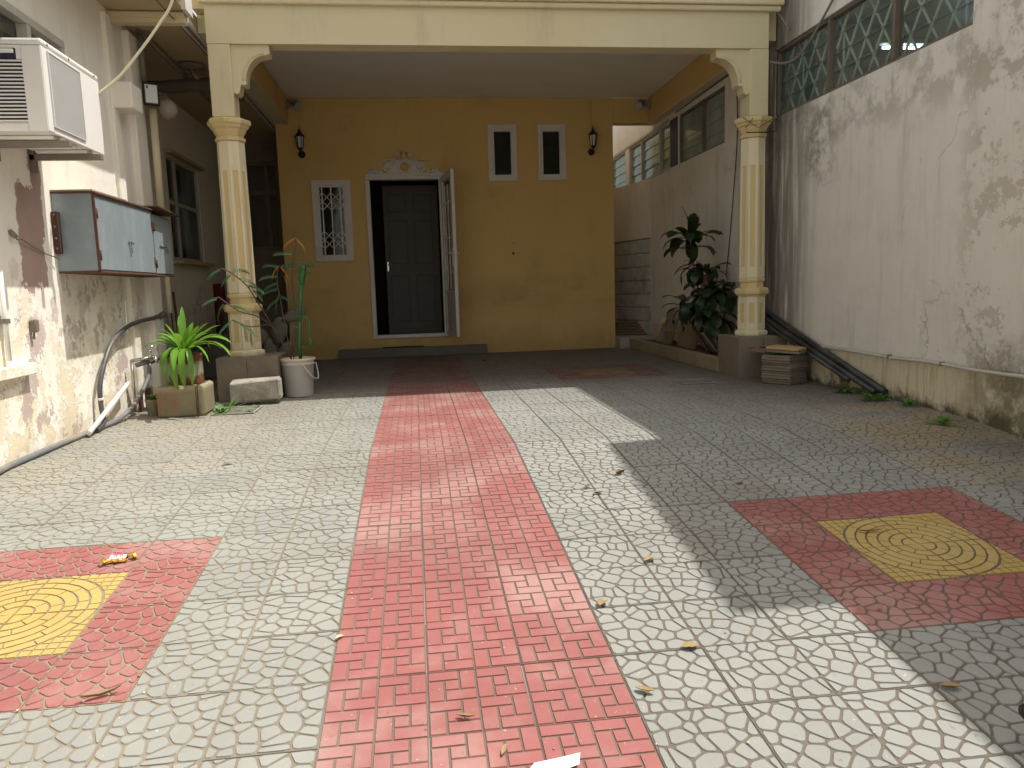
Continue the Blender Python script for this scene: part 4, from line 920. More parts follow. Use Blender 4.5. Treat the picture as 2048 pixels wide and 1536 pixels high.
spec = [(1.75, 1.45, .3, .36, .05), (1.9, 1.3, .4, .30, .05), (1.2, 1.2, .5, .26, .052), (.35, 1.15, .8, .28, .045), (.1, .95, 1.0, .33, .035), (-.1, .75, 1.2, .34, .03), (.4, 1.05, 1.3, .26, .04),
        (3.0, 1.0, 1.2, .22, .036), (3.3, .9, 1.5, .24, .03), (2.8, 1.1, 1.8, .28, .03), (-.35, .65, 1.7, .46, .040), (-.6, .5, 1.8, .50, .042), (-.9, .45, 2.1, .44, .040), (-1.3, .6, 2.5, .46, .050), (-1.75, .7, 2.8, .50, .052), (-1.6, .3, 2.2, .40, .046),
        (-2.2, .65, 2.8, .42, .044), (-2.6, .7, 2.2, .34, .036), (-1.5, 1.1, 1.2, .24, .048), (-.8, 1.0, 1.4, .26, .04), (-2.2, 1.15, .9, .26, .045), (.8, .9, 1.2, .26, .04), (1.5, .9, 1.2, .25, .04), (2.3, .9, 1.3, .24, .038), (-.2, 1.2, .6, .24, .05), (3.1, 1.3, .5, .25, .045), (-1.95, .75, 2.9, .46, .040), (-1.15, .65, 2.5, .46, .040), (-2.45, .8, 2.8, .34, .036), (-.7, .55, 2.2, .5, .044), (-1.0, 1.3, .5, .22, .045), (-.5, .8, 2.3, .30, .034), (.15, .6, 1.9, .28, .034)]
for az, el, dr, ln_, wd in spec:
    leafblade((-1.68+.02*cos(az), 5.68+.02*sin(az), .45), az+rl.uniform(-.1,.1), el, dr*.95, ln_*.95, wd*1.0, M['lily'], lily, n=8, tipw=.1, twist=rl.uniform(-.6,.6), curve=rl.uniform(-.3,.3))
sp_ = empty('small_pot', (-1.95, 5.66, 0), 'small dark clay pot with a seedling behind the planter block', 'pot')
MB().lathe((-1.925, 5.68, 0), [(.04, 0), (.052, .10), (.056, .12), (.048, .12), (.046, .10)], 16, cap=False).lathe((-1.925, 5.68, 0), [(.046, .10), (.001, .105)], 12).build('pot', M['planter'], sp_)
for a in range(6): leafblade((-1.925, 5.68, .11), a*1.05, .9, 1.2, .07, .035, M['weed'], sp_, n=4)
# broken block, drain, weeds
brk = MB().obb((-1.265, 6.03, .115), (.37, .15, .15), Rxyz(.05, -.05, .04), 0, .013, .009)
single('broken_block', brk, M['conc'], 'chipped grey concrete block propped up before the left column', 'block')
single('brick_prop', MB().obb((-1.18, 6.08, .018), (.14, .08, .034), None, 0, .004), M['conc'], 'flat stone chip under the chipped grey block', 'stone')
def grate(x0, x1, y0, y1, n, label, horiz=True):
    g = empty('drain_grate', ((x0+x1)/2, (y0+y1)/2, 0), label, 'drain')
    MB().box(x0, x1, y0, y1, .001, .004).build('dark_hole', M['acslot'], g)
    f = MB(); w = .012; f.box(x0, x1, y0, y0+w, .002, .009); f.box(x0, x1, y1-w, y1, .002, .009); f.box(x0, x0+w, y0+w, y1-w, .002, .009); f.box(x1-w, x1, y0+w, y1-w, .002, .009)
    f.build('grate_frame', M['conc'], g)
    b = MB()
    for k in range(1, n):
        x = x0+w+(x1-x0-2*w)*k/n
        if horiz: b.box(x-.006, x+.006, y0+w, y1-w, .0042, .0062)
    if not horiz:
        for k in range(1, n): y = y0+w+(y1-y0-2*w)*k/n; b.box(x0+w, x1-w, y-.006, y+.006, .0045, .0085)
    b.build('grate_bar', M['conc'], g)
grate(2.17, 2.47, 5.93, 6.19, 9, 'slotted concrete drain grate in front of the right column')
grate(-1.49, -1.19, 5.52, 5.86, 11, 'narrow barred drain grate beside the planter block', False)
def weed(x, y, s, n, label, mat='weed', up=.7):
    w = empty('weed', (x, y, gz(y)), label, 'weed'); r = random.Random(int(x*1000+y*77))
    for k in range(n):
        a = r.uniform(0, 2*pi); q = Vector((x+r.uniform(-1,1)*s*.5, y+r.uniform(-1,1)*s*.3, gz(y)+.004+r.uniform(0, s*.25)))
        leafblade(q, a, r.uniform(.2, up), r.uniform(.5, 1.6), s*r.uniform(.5, 1), s*r.uniform(.22, .4), M[mat], w, n=4)
    MB().tube([(x, y, gz(y)), (x+.01, y, gz(y)+s*.35)], .003, 5).build('stem', M[mat], w)
weed(-1.44, 5.60, .09, 16, 'low leafy weed in the grate beside the planter block')
weed(-1.24, 5.58, .05, 9, 'tiny clover weed at the right end of the left drain grate')
weed(-1.22, 5.78, .04, 6, 'single small sprout just in front of the chipped block')
for az, el in ((.7, .75), (.3, .5), (1.2, .9), (2.6, .6)): leafblade((-1.39, 5.62, .01), az, el, .5, .15, .018, M['weed'], bpy.data.objects['weed'], n=5)
weed(3.10, 5.10, .10, 18, 'weed clump under the black pipes at the foot of the wall')
weed(3.08, 4.70, .10, 22, 'light green weed at the lower end of the black pipes')
weed(3.16, 4.46, .08, 14, 'dark weed tuft against the wall just past the pipes')
weed(2.96, 3.88, .09, 14, 'lone bushy weed growing from a paving joint near the wall')
# bucket and its plants
bk = empty('plastic_bucket', (-.985, 6.34, 0), 'dirty white plastic bucket used as a plant pot', 'bucket')
bx, by = -.995, 6.38
MB().lathe((bx, by, 0), [(.112, .004), (.116, .01), (.131, .265), (.140, .268), (.140, .276), (.134, .280), (.136, .30), (.144, .302), (.145, .312), (.138, .318), (.128, .316), (.125, .28)], 32, cap=False).build('tub', M['bucket'], bk)
MB().lathe((bx, by, 0), [(.146, .300), (.1475, .306), (.146, .314), (.139, .320)], 32, cap=False).build('rim', M['bucketrim'], bk)
MB().lathe((bx, by, 0), [(.126, .285), (.05, .30), (.001, .302)], 24).build('soil', M['soil'], bk)
MB().tube(slerp_pts([(bx+.06, by-.135, .275), (bx+.09, by-.135, .23), (bx+.13, by-.11, .17), (bx+.155, by-.05, .145), (bx+.16, by+.03, .16), (bx+.14, by+.07, .27)], 5), .005, 8).build('handle', M['bucket'], bk)
ct = empty('tall_cactus', (-.965, 6.36, .30), 'tall thin green cactus stem in the white bucket', 'plant')
MB().tube([(-.965, 6.36, .29), (-.965, 6.36, .45), (-.95, 6.36, .62)], [.015, .017, .014], 5).tube([(-.95, 6.36, .62), (-.935, 6.36, .80), (-.92, 6.36, .92)], [.013, .017, .016], 5).tube([(-.92, 6.36, .92), (-.905, 6.36, 1.0), (-.895, 6.36, 1.07)], [.018, .028, .026], 5).build('stem', M['cactus'], ct)
MB().tube(slerp_pts([(-.95, 6.36, .66), (-.90, 6.34, .655), (-.87, 6.33, .60), (-.875, 6.33, .52)], 4), [.006]*6+[.011]*5+[.014]*2, 6).build('side_shoot', M['cactus'], ct)
MB().tube(slerp_pts([(-.96, 6.36, .42), (-.90, 6.34, .40), (-.87, 6.33, .44), (-.88, 6.33, .48)], 4), [.006]*6+[.011]*7, 6).build('side_shoot', M['cactus'], ct)
MB().tube(slerp_pts([(-.955, 6.36, .56), (-1.0, 6.34, .58), (-1.02, 6.34, .52)], 4), .007, 6).build('side_shoot', M['cactus'], ct)
for q in range(9): leafblade((-.90+.02*cos(q), 6.36, 1.0+.008*q), q*.9, .3, 1.5, .08, .022, M['feather'], ct, n=4)
sh_ = empty('feathery_shrub', (-1.06, 6.40, .30), 'spindly feathery-leaved shrub in the bucket with withered orange tips', 'plant')
stems = [[(-1.04, 6.40, .29), (-1.09, 6.38, .42), (-1.16, 6.34, .58), (-1.24, 6.27, .76), (-1.31, 6.18, .92), (-1.40, 6.10, 1.02), (-1.47, 6.08, 1.06)],
         [(-1.04, 6.40, .29), (-1.07, 6.42, .5), (-1.10, 6.43, .75), (-1.12, 6.43, .95), (-1.11, 6.43, 1.05), (-1.09, 6.43, 1.08)],
         [(-1.17, 6.33, .60), (-1.26, 6.22, .68), (-1.36, 6.12, .72), (-1.46, 6.08, .80), (-1.50, 6.05, .84)],
         [(-1.12, 6.35, .50), (-1.18, 6.3, .60), (-1.30, 6.15, .60), (-1.42, 6.08, .66)],
         [(-1.03, 6.41, .29), (-.99, 6.42, .6), (-1.0, 6.42, .95), (-.97, 6.42, 1.15), (-.95, 6.42, 1.25)]]
for p_ in stems: MB().tube(slerp_pts(p_, 4), .0048, 6).build('stem', M['stem'], sh_)
def frond(base, az, el, length, mat, droop=1.0, nl=9, lw=.0125, ll=.038):
    p = Vector(base); st = length/nl; mb = MB(); e = el; path = [p.copy()]
    for k in range(nl):
        d = Vector((cos(az)*cos(e), sin(az)*cos(e), sin(e))); p = p + d*st; path.append(p.copy()); e -= droop/nl
        sd_ = Vector((-sin(az), cos(az), 0))
        for s in (-1, 1):
            q = (sd_*s*.45 + d*.3 + Vector((0, 0, -.8))).normalized(); L_ = ll*(1-.4*abs(k/nl-.45)*2*.5); w = d*lw*.5
            mb.add([p, p+q*L_*.55+w, p+q*L_, p+q*L_*.55-w], [(0,1,2,3)], 0)
    mb.tube(path, .0016, 4); return mb.build('frond', mat, sh_, normals=False)
rf = random.Random(4)
for b, az, el in [((-1.47,6.08,1.06),3.1,-.2), ((-1.40,6.10,1.02),3.4,-.5), ((-1.36,6.13,.98),.2,.0), ((-1.31,6.18,.93),-.2,-.1), ((-1.28,6.2,.90),-.3,-.5), ((-1.42,6.1,1.03),.5,.5),
                  ((-1.50,6.05,.84),3.3,-.1), ((-1.46,6.08,.80),2.9,-.6), ((-1.42,6.09,.77),-.3,.1), ((-1.42,6.08,.66),3.5,-.5), ((-1.34,6.12,.62),-1.2,-.6), ((-1.38,6.1,.64),-.2,-.4), ((-1.30,6.15,.60),-1.5,-1.0),
                  ((-1.11,6.43,1.0),3.2,.2), ((-1.11,6.43,.95),3.0,-.2), ((-1.11,6.43,.90),3.3,-.1), ((-1.11,6.43,.84),.3,-.3), ((-1.11,6.43,.82),3.2,-.4), ((-1.10,6.43,1.08),2.7,.4), ((-1.09,6.43,1.08),.4,.3), ((-1.11,6.43,.86),3.9,-1.0),
                  ((-.97,6.42,1.12),.4,0), ((-.97,6.42,1.1),2.9,0), ((-1.0,6.42,1.0),.1,-.2), ((-.98,6.42,1.18),3.4,.2)]:
    frond(b, az+rf.uniform(-.2,.2), el, rf.uniform(.12,.17), M['feather'], rf.uniform(.4,1.2))
for b, az, el in [((-1.10,6.42,1.08),3.2,-.8), ((-1.09,6.42,1.08),0,-.8), ((-1.06,6.42,1.0),-.3,-1.2)]: frond(b, az, el, .12, M['orangeleaf'], .6, 7, .018, .02)
for b, az, el in [((-.95,6.42,1.30),3.2,-.3), ((-.95,6.42,1.30),0,-.6)]: frond(b, az, el, .13, M['orangeleaf'], .8, 9, .007, .03)
MB().tube([(-.95, 6.42, 1.25), (-.95, 6.42, 1.31)], .003, 5).build('stem', M['stem'], sh_)
pp = empty('prickly_pear', (-1.3, 7.0, 0), 'grey brown prickly pear cactus in the shade behind the left column', 'plant')
def pad(c, w, h, rx, rz, name='pad'):
    mb = MB(); R_m = Matrix.Rotation(rz, 3, 'Z') @ Matrix.Rotation(rx, 3, 'Y'); N_ = 14; c = Vector(c)
    ring = [(w*.5*cos(q*2*pi/N_)*(1 - .18*(1 if sin(q*2*pi/N_) < 0 else 0)), h*.5*sin(q*2*pi/N_)) for q in range(N_)]
    vs_ = [c + R_m @ Vector((x, s*.006, z)) for s in (-1, 1) for x, z in ring] + [c + R_m @ Vector((x*.6, s*.016, z*.6)) for s in (-1, 1) for x, z in ring] + [c + R_m @ Vector((0, -.018, 0)), c + R_m @ Vector((0, .018, 0))]
    f = []
    for k in range(N_):
        k2 = (k+1) % N_; f += [(k, k2, N_+k2, N_+k), (k, 2*N_+k, 2*N_+k2, k2), (N_+k, N_+k2, 3*N_+k2, 3*N_+k), (2*N_+k, 4*N_, 2*N_+k2), (3*N_+k2, 4*N_+1, 3*N_+k)]
    mb.add(vs_, f, 0, True); mb.build(name, M['pear'], pp)
for a in [((-1.27, 6.95, .12), .14, .26, .1, .2), ((-1.30, 6.95, .34), .13, .24, -.2, .3), ((-1.22, 6.93, .52), .15, .26, .15, -.1), ((-1.08, 6.92, .66), .12, .25, 1.1, 0), ((-1.36, 6.97, .45), .10, .22, -.4, .4), ((-1.18, 6.95, .33), .12, .22, .5, .2), ((-1.38, 7.0, .18), .12, .22, -.3, 0)]: pad(*a)
rp = empty('red_post', (-2.45, 10.0, 0), 'dull red upright post at the back behind the left column', 'post')
MB().tube([(-2.44, 9.9, 0), (-2.45, 9.9, 1.0)], .075, 14).build('post', M['red'], rp); MB().lathe((-2.44, 9.9, 0), [(.10, .0), (.10, .05), (.06, .06)], 16).build('foot', M['steel'], rp)
o = MB().obb((-2.05, 8.2, .22), (.7, .5, .44), Rz(.2), 0, .02, .02).obb((-1.9, 9.2, .35), (.5, .5, .7), Rz(-.3), 0, .02, .02).build('covered_crate', M['dark']); tag(o, 'dark covered crates stored in the gap left of the house', 'crate')
o = MB().tube([(-2.30, 7.6, .9), (-2.22, 7.45, .02)], .012, 6).build('leaning_stick', M['stem']); tag(o, 'thin dark stick leaning behind the lily', 'stick')
o = MB().tube(slerp_pts([(-2.48, 8.1, 1.24), (-2.46, 8.0, .8), (-2.40, 7.9, .1)], 4), .006, 5).build('hanging_wire', M['black']); tag(o, 'thin dark wire hanging below the recessed side window', 'wire')

# ------------------------------------------------------------------ facade fittings
def lantern(x, label):
    g = empty('wall_lantern', (x, YF, 2.5), label, 'lantern', 'lanterns on the ochre wall'); y = YF-.12; zb = 2.545
    MB().lathe((x, y, 0), [(.03, 2.60), (.045, 2.735)], 6, cap=True, smooth=False).build('glass', M['lampglass'], g)
    f = MB()
    for k in range(6):
        a = k*pi/3; f.tube([(x+.032*cos(a), y+.032*sin(a), 2.598), (x+.049*cos(a), y+.049*sin(a), 2.737)], .0055, 4)
    f.lathe((x, y, 0), [(.004, 2.565), (.028, 2.585), (.036, 2.60), (.03, 2.604)], 6, smooth=False)
    f.lathe((x, y, 0), [(.062, 2.733), (.062, 2.742), (.04, 2.765), (.022, 2.785), (.018, 2.80), (.004, 2.835), (.002, 2.86)], 6, smooth=False)
    f.build('cage', M['lantern'], g)
    b = MB(); b.tube(slerp_pts([(x, YF-.01, 2.54), (x, YF-.06, 2.52), (x, YF-.11, 2.53), (x, YF-.12, 2.58)], 4), .011, 8); b.lathe((x, YF, 2.545), [(.03, -.002), (.045, -.01), (.03, -.03), (.01, -.035)], 16, axis='y'); b.build('wall_bracket', M['lantern'], g)
    c = MB(); c.tube([(x-.02, YF-.004, 3.19), (x-.018, YF-.004, 2.86), (x-.005, YF-.004, 2.7)], .004, 5); c.tube([(x+.012, YF-.004, 3.19), (x+.012, YF-.004, 2.84)], .004, 5); c.build('cord', M['ochre'], g)
lantern(-1.30, 'black wall lantern left of the door, above the grilled window'); lantern(2.345, 'black wall lantern near the right corner of the ochre wall')
def spots(x, label):
    g = empty('spotlight', (x, YF, 3.12), label, 'spotlight'); MB().box(x-.05, x+.05, YF-.04, YF-.002, 3.12, 3.19, b=.005).build('base', M['steel'], g)
    for s in (-1, 1):
        c = Vector((x+s*.055, YF-.10, 3.11)); d = Vector((s*.4, -.8, -.45)).normalized()
        MB().tube([c - d*.05, c + d*.02, c+d*.05], [.025, .04, .045], 12).build('lamp_head', M['galv'], g)
spots(-1.36, 'twin spotlight in the left corner under the porch ceiling'); spots(3.02, 'twin spotlight in the right corner under the porch ceiling')
o = MB().box(-.435, .085, 9.672, 9.74, .122, .135, b=.004).build('door_mat', M['black']); tag(o, 'narrow black mat on the doorstep', 'mat')
o = MB().tube([(1.29, YF-.012, 1.279), (1.29, YF+.001, 1.279)], .017, 12).build('wall_socket_hole', M['lantern']); tag(o, 'small dark round cap set in the ochre wall right of the door', 'cap')
o = MB().box(1.265, 1.31, YF-.006, YF-.001, 1.405, 1.412).build('wall_scratch_plate', M['steel']); tag(o, 'tiny dark metal strip on the ochre wall above the round cap', 'strip')
o = MB().tube(slerp_pts([(3.19, 7.25, 2.86), (3.20, 7.23, 2.3), (3.195, 7.3, 1.7), (3.20, 7.42, 1.15), (3.19, 7.45, .9)], 5), .005, 5).tube(slerp_pts([(3.19, 7.25, 2.86), (3.205, 7.6, 2.88), (3.205, 9.0, 2.86)], 4), .006, 5).build('black_cable', M['black']); tag(o, 'thin black cable hanging down the wall behind the dark shrub', 'cable')
o = MB().tube(slerp_pts([(3.06, 6.50, 2.75), (3.13, 6.0, 2.60), (3.19, 5.6, 2.86), (3.2, 5.2, 3.2)], 6), .010, 6).tube(slerp_pts([(3.05, 6.45, 3.3), (3.15, 6.3, 3.05), (3.19, 6.2, 2.9)], 4), .008, 6).build('dangling_wire', M['steel']); tag(o, 'brown wire looping from the porch corner to the louvre windows', 'wire')
o = MB().tube([(2.80, 6.22, 2.20), (2.95, 6.24, 2.12), (3.09, 6.26, 2.2)], .003, 5).tube([(2.84, 6.25, 2.12), (2.9, 6.24, 2.2)], .003, 5).tube([(2.86, 6.28, 2.09), (3.0, 6.25, 2.085), (3.12, 6.3, 2.1)], .005, 5).build('capital_wire', M['black']); tag(o, 'dark wire twisted round the capital of the right column', 'wire')
# ------------------------------------------------------------------ raised bed, rubble, dark shrub
kb = empty('bed_kerb', (2.82, 8, 0), 'dull yellow kerb edging the planting bed by the right column', 'kerb')
MB().obb((2.805, 8.1, .067), (.07, 2.9, .134), Rz(.0), 0, .006).build('long_kerb', M['curbpaint'], kb)
MB().box(2.64, 2.769, 9.55, 9.765, -.01, .132, b=.005).build('short_kerb', M['conc'], kb)
MB().box(2.77, 3.2, 9.56, 9.70, -.01, .13, b=.005).build('short_kerb', M['conc'], kb)
mb = MB(); n = 24; rs_ = random.Random(8); vs_ = []
for j in range(n+1):
    for i in range(5): vs_.append((2.84+.38*i/4, 6.66+5.4*j/n, .10+rs_.uniform(-.015, .03)))
mb.add(vs_, [(j*5+i, j*5+i+1, j*5+i+6, j*5+i+5) for j in range(n) for i in range(4)], 0, True)
sb = mb.build('bed_soil', M['soil']); tag(sb, 'dry dark soil filling the planting bed', kind='structure')
mb = MB(); mb.box(2.64, 3.22, 9.78, 14, -.03, .13); g2 = mb.build('passage_ground', M['ground']); tag(g2, 'raised rough ground in the side passage', kind='structure')
def slab(name, c, size, R_, mat, label, cat, group=None):
    o = MB().obb(c, size, R_, 0, .003, .0015).build(name, mat, origin=c); return tag(o, label, cat, group)
GR = 'spare paving slabs leaning in the planting bed'
for k, (c, R_, mt) in enumerate([((3.09, 7.35, .25), Rxyz(0, 1.05, .1), 'slab'), ((3.05, 7.30, .24), Rxyz(0, 1.0, .08), 'slab_red'), ((3.0, 7.36, .235), Rxyz(0, .95, .12), 'slab'), ((2.95, 7.42, .225), Rxyz(0, .9, .05), 'slab')]):
    slab('leaning_paver', c, (.26, .26, .022), R_, M[mt], ['slab nearest the wall in the leaning row behind the right column', 'reddish slab, second from the wall in the leaning row', 'third slab from the wall in the leaning row', 'outermost slab of the leaning row, nearest the kerb'][k], 'slab', GR)
slab('leaning_slab', (2.98, 8.60, .33), (.42, .26, .025), Rxyz(.1, -1.12, .15), M['slab'], 'big patchy slab leaning at the left end of the planting bed', 'slab')
slab('standing_slab', (2.93, 8.50, .20), (.16, .24, .02), Rxyz(0, -1.2, .15), M['slab_red'], 'small reddish slab leaning against the big patchy slab', 'slab')
slab('cream_tile_piece', (2.915, 8.62, .40), (.07, .10, .012), Rxyz(0, -1.12, .15), M['bucketrim'], 'small cream tile fragment on the big patchy slab', 'tile')
slab('leaning_board', (3.10, 7.95, .50), (.86, .20, .018), Rxyz(.12, -1.28, .1), M['woodold'], 'long brown board leaning against the wall behind the dark shrub', 'board')
slab('leaning_board', (3.12, 8.28, .42), (.70, .12, .018), Rxyz(.3, -1.2, .1), M['woodold'], 'narrow weathered board beside the long brown board', 'board')
for k in range(5): slab('stored_plank', (2.95+.01*k, 10.6+.05*k, .155+.034*k), (.5, .9, .028), Rz(.05*k), M['woodold'], ['bottom', 'second lowest', 'middle', 'second highest', 'topmost'][k] + ' dark plank of the low pile under the bare concrete blocks', 'plank', 'planks piled in the side passage')
shb = empty('dark_shrub', (3.0, 7.45, .12), 'dark big-leaved cordyline shrub with reddish stems in the bed', 'plant')
rs_ = random.Random(12)
def rosette(c, n, L_, wd, e0, e1, dr, xlim=3.19):
    for k in range(n):
        a = k*2.4 + rs_.uniform(-.3, .3); el = rs_.uniform(e0, e1)
        ln_ = L_*rs_.uniform(.75, 1.1)
        if c[0] + cos(a)*ln_*.8 > xlim: ln_ = max(.09, min(ln_, (xlim-c[0])/max(.2, cos(a)*.8)))
        if c[1]+sin(a)*ln_ < 6.75: continue
        leafblade((c[0]+.01*cos(a), c[1]+.01*sin(a), c[2]+rs_.uniform(-.05, .05)), a, el, dr*rs_.uniform(.7, 1.4), ln_, wd*rs_.uniform(.8, 1.15), M['darkleaf'], shb, n=8, tipw=.12, wpos=.68, fold=.18, twist=rs_.uniform(-.5, .5))
for p_ in ([(3.02, 7.42, .11), (3.0, 7.45, .35), (2.88, 7.42, .75), (2.82, 7.4, 1.02), (2.79, 7.4, 1.22), (2.78, 7.4, 1.36)],
           [(3.02, 7.42, .11), (3.03, 7.4, .4), (2.98, 7.38, .72), (2.97, 7.38, .9)], [(3.01, 7.4, .11), (2.9, 7.36, .25), (2.76, 7.34, .45), (2.72, 7.34, .62)],
           [(3.02, 7.42, .11), (3.1, 7.3, .4), (3.08, 7.25, .7)], [(3.02, 7.42, .11), (3.12, 7.15, .3), (3.12, 7.1, .45)]):
    MB().tube(slerp_pts(p_, 4), .009, 7).build('stem', M['redstem'], shb)
rosette((2.79, 7.4, 1.28), 13, .36, .125, .1, .8, 1.7)
rosette((2.79, 7.4, 1.20), 7, .32, .12, -.3, .4, 2.2)
rosette((2.79, 7.4, 1.34), 4, .24, .12, 1.0, 1.35, .3)
rosette((2.86, 7.4, .98), 12, .30, .10, -.4, .6, 2.0)
rosette((2.90, 7.36, .60), 12, .30, .11, -.6, .4, 1.8)
rosette((2.97, 7.38, .95), 18, .28, .055, -.3, 1.0, 1.8)
rosette((2.97, 7.36, .74), 22, .32, .11, -.6, .8, 1.6)
rosette((2.72, 7.34, .62), 18, .28, .09, -.5, .8, 2.0)
rosette((3.07, 7.25, .72), 20, .28, .10, -.6, .8, 1.6)
rosette((3.0, 7.3, .5), 18, .30, .11, -.9, .3, 1.2)
# spare paver stack beside the right column
FC = Vector((2.985, 5.775, 0)); ang = radians(32); rs_ = random.Random(9)
for k in range(11):
    c = (FC.x-.004+rs_.uniform(-.008, .008), FC.y+rs_.uniform(-.008, .008), .013+k*.0212)
    slab('spare_paver', c, (.262+rs_.uniform(-.012, .004), .262+rs_.uniform(-.01, .004), .0195), Rz(ang+rs_.uniform(-.03, .03)), M['slab' if k % 4 else 'slab_red'], ['bottom', 'second', 'third', 'fourth', 'fifth', 'sixth', 'seventh', 'eighth', 'ninth', 'tenth', 'eleventh'][k] + (' paver' if k == 0 else ' paver up from the bottom') + ' of the stack beside the right column', 'paver', 'old pavers stacked beside the right column')
slab('spare_paver', (FC.x+.01, FC.y-.02, .262), (.262, .262, .02), Rz(ang+.22) @ Rxyz(.05, .02, 0), M['slab'], 'grey paver second from the top, turned askew on the stack', 'paver')
slab('buff_paver', (FC.x+.012, FC.y-.01, .287), (.27, .262, .020), Rz(ang+.2) @ Rxyz(.06, .02, 0), M['slab_top'], 'smooth buff paver lying on top of the stack', 'paver')
slab('loose_sheet', (3.02, 6.08, .262), (.30, .24, .010), Rxyz(-.12, .15, .4), M['slab'], 'thin grey sheet lying between column and stack', 'sheet')
slab('paver_fragment', (2.84, 5.93, .262), (.14, .12, .015), Rxyz(.1, -.1, .9), M['slab_red'], 'dark broken paver fragment at the back of the stack', 'fragment')
for k, (dx, dz, r_, l) in enumerate([(0, .03, .024, 'topmost black plastic pipe leaning along the wall past the stack'), (-.035, -.012, .020, 'middle black plastic pipe of the three leaning by the stack'), (-.055, -.05, .016, 'thin lowest black pipe of the three, ending short by the weeds')]):
    e = 4.74 + (.35 if k == 2 else .06*k)
    p0 = Vector((3.19+dx-.01, 7.0, .66+dz)); p1 = Vector((3.18+dx, e, max(.02, .035+dz*.6 + (e-4.74)*.26)))
    o = MB(); dd = p1-p0; o.tube([p0, p0+dd*.3+Vector((0,0,-.006)), p0+dd*.65+Vector((0,0,-.008)), p1], r_, 12, cap=True).build('black_pipe', M['pipeblack']); o = bpy.data.objects[[q.name for q in bpy.data.objects if q.name.startswith('black_pipe')][-1]]; tag(o, l, 'pipe', 'black pipes leaning along the right wall')
# ------------------------------------------------------------------ litter
def dry(x, y, L_, w, az, label, mat='dryleaf', curl=1.2):
    z = gz(y)+.004; mb = MB(); n = 6; vs_ = []; r = random.Random(int(x*911+y*37)); D_ = Vector((cos(az), sin(az), 0)); S_ = Vector((-sin(az), cos(az), 0))
    for k in range(n+1):
        t = k/n; ww = w*.5*sin(pi*(t*.9+.05))**.7; h = L_*.12*curl*(t-.5)**2*4*.5 + r.uniform(0, .002)
        c = Vector((x, y, z)) + D_*(t-.5)*L_ + Vector((0, 0, h + KS*0)); vs_ += [c - S_*ww + Vector((0,0,ww*.7*curl)), c, c + S_*ww + Vector((0,0,ww*.6*curl))]
    mb.add(vs_, [q for k in range(n) for q in ((k*3, k*3+1, k*3+4, k*3+3), (k*3+1, k*3+2, k*3+5, k*3+4))], 0, True)
    o = mb.build('dry_leaf', M[mat], normals=False); return tag(o, label, 'leaf', 'dry leaves on the paving')
dry(.789, 2.49, .045, .028, .6, 'curled brown leaf on the sunlit pavers right of the red strip')
dry(.931, 3.40, .05, .03, .4, 'olive brown leaf at the inner corner of the stepped shadow', 'dryleaf2', 2)
dry(.766, 3.17, .045, .022, .0, 'tan leaf on a joint beyond the curled brown one', 'dryleaf')
dry(.736, 3.25, .035, .02, 1.5, 'small reddish leaf crumb next to the tan leaf', 'dryleaf2', 2)
dry(.544, 2.213, .04, .034, .9, 'broad buff leaf touching the right edge of the red strip')
dry(.73, 1.94, .05, .035, 0, 'broad flat dry leaf in the sun below the medallion corner', 'dryleaf', .6)
dry(.542, 1.763, .05, .02, -.5, 'thin pale leaf near the bottom of the red strip edge', 'dryleaf')
dry(-.865, 1.965, .10, .013, .35, 'long twisted dry pod on the lower red pavers at left', 'dryleaf', 2.2)
dry(-.993, 3.913, .05, .02, .1, 'grey flat leaf on the sunny pavers at left', 'steel', .5)
dry(1.318, 1.654, .05, .026, -.3, 'pale leaf on the shadow edge at lower right', 'dryleaf')
dry(1.692, 2.586, .10, .014, -.1, 'dark twig-like pod on the shaded yellow medallion', 'dryleaf2', 1)
dry(.943, 2.459, .07, .010, 0, 'thin straw on the shadow edge left of the red ring', 'dryleaf', .5)
dry(.076, 1.73, .045, .012, -.3, 'curled straw-coloured pod low in the middle of the red strip', 'dryleaf', 2)
dry(.156, 1.60, .04, .012, 1.2, 'thin straw pod crumb in a joint at the bottom of the red strip', 'dryleaf', 1)
dry(-.267, 2.15, .025, .016, .6, 'cream leaf crumb on the left edge of the red strip', 'bucketrim', 1)
dry(-.254, 7.87, .05, .045, .2, 'pale square leaf scrap in the porch shade beside the strip', 'bucketrim', .5)
dry(.776, 8.68, .09, .03, -.1, 'pale curled leaf in front of the doorstep', 'dryleaf', 1.4)
dry(1.379, 2.044, .02, .02, .3, 'yellowish fleck of leaf on the shaded red ring', 'dryleaf', 1)
dry(1.429, 3.17, .04, .018, .3, 'reddish leaf in the shade above the red ring corner', 'dryleaf2', 1)
rs_ = random.Random(31); mb = MB()
for k in range(620):
    x, y = rs_.uniform(-1.9, 2.6), rs_.uniform(1.3, 6.0)
    if 200 < k < 340: x, y = -2.09 + abs(rs_.gauss(0, .07)), rs_.uniform(3.0, 6.2)
    elif 340 <= k < 480: x, y = 3.17 - abs(rs_.gauss(0, .08)), rs_.uniform(2.2, 6.0)
    elif k >= 480: x, y = X0 + P*rs_.randint(-6, 12) + rs_.gauss(0, .006), rs_.uniform(1.3, 5.5)
    s = rs_.uniform(.002, .006); c = Vector((x, y, gz(y)+.001)); a = rs_.uniform(0, 6)
    mb.add([c+Vector((cos(a)*s, sin(a)*s, .001)), c+Vector((-sin(a)*s*.6, cos(a)*s*.6, .002)), c-Vector((cos(a)*s, sin(a)*s, -.002)), c+Vector((sin(a)*s*.6, -cos(a)*s*.6, .001))], [(0,1,2,3)], 0 if k % 3 else 1)
o = mb.build('leaf_crumbs', [M['dryleaf'], M['bucketrim']], origin=(0, 3, 0), normals=False); tag(o, 'scattered crumbs of dry leaf and grit over the paving', kind='stuff')
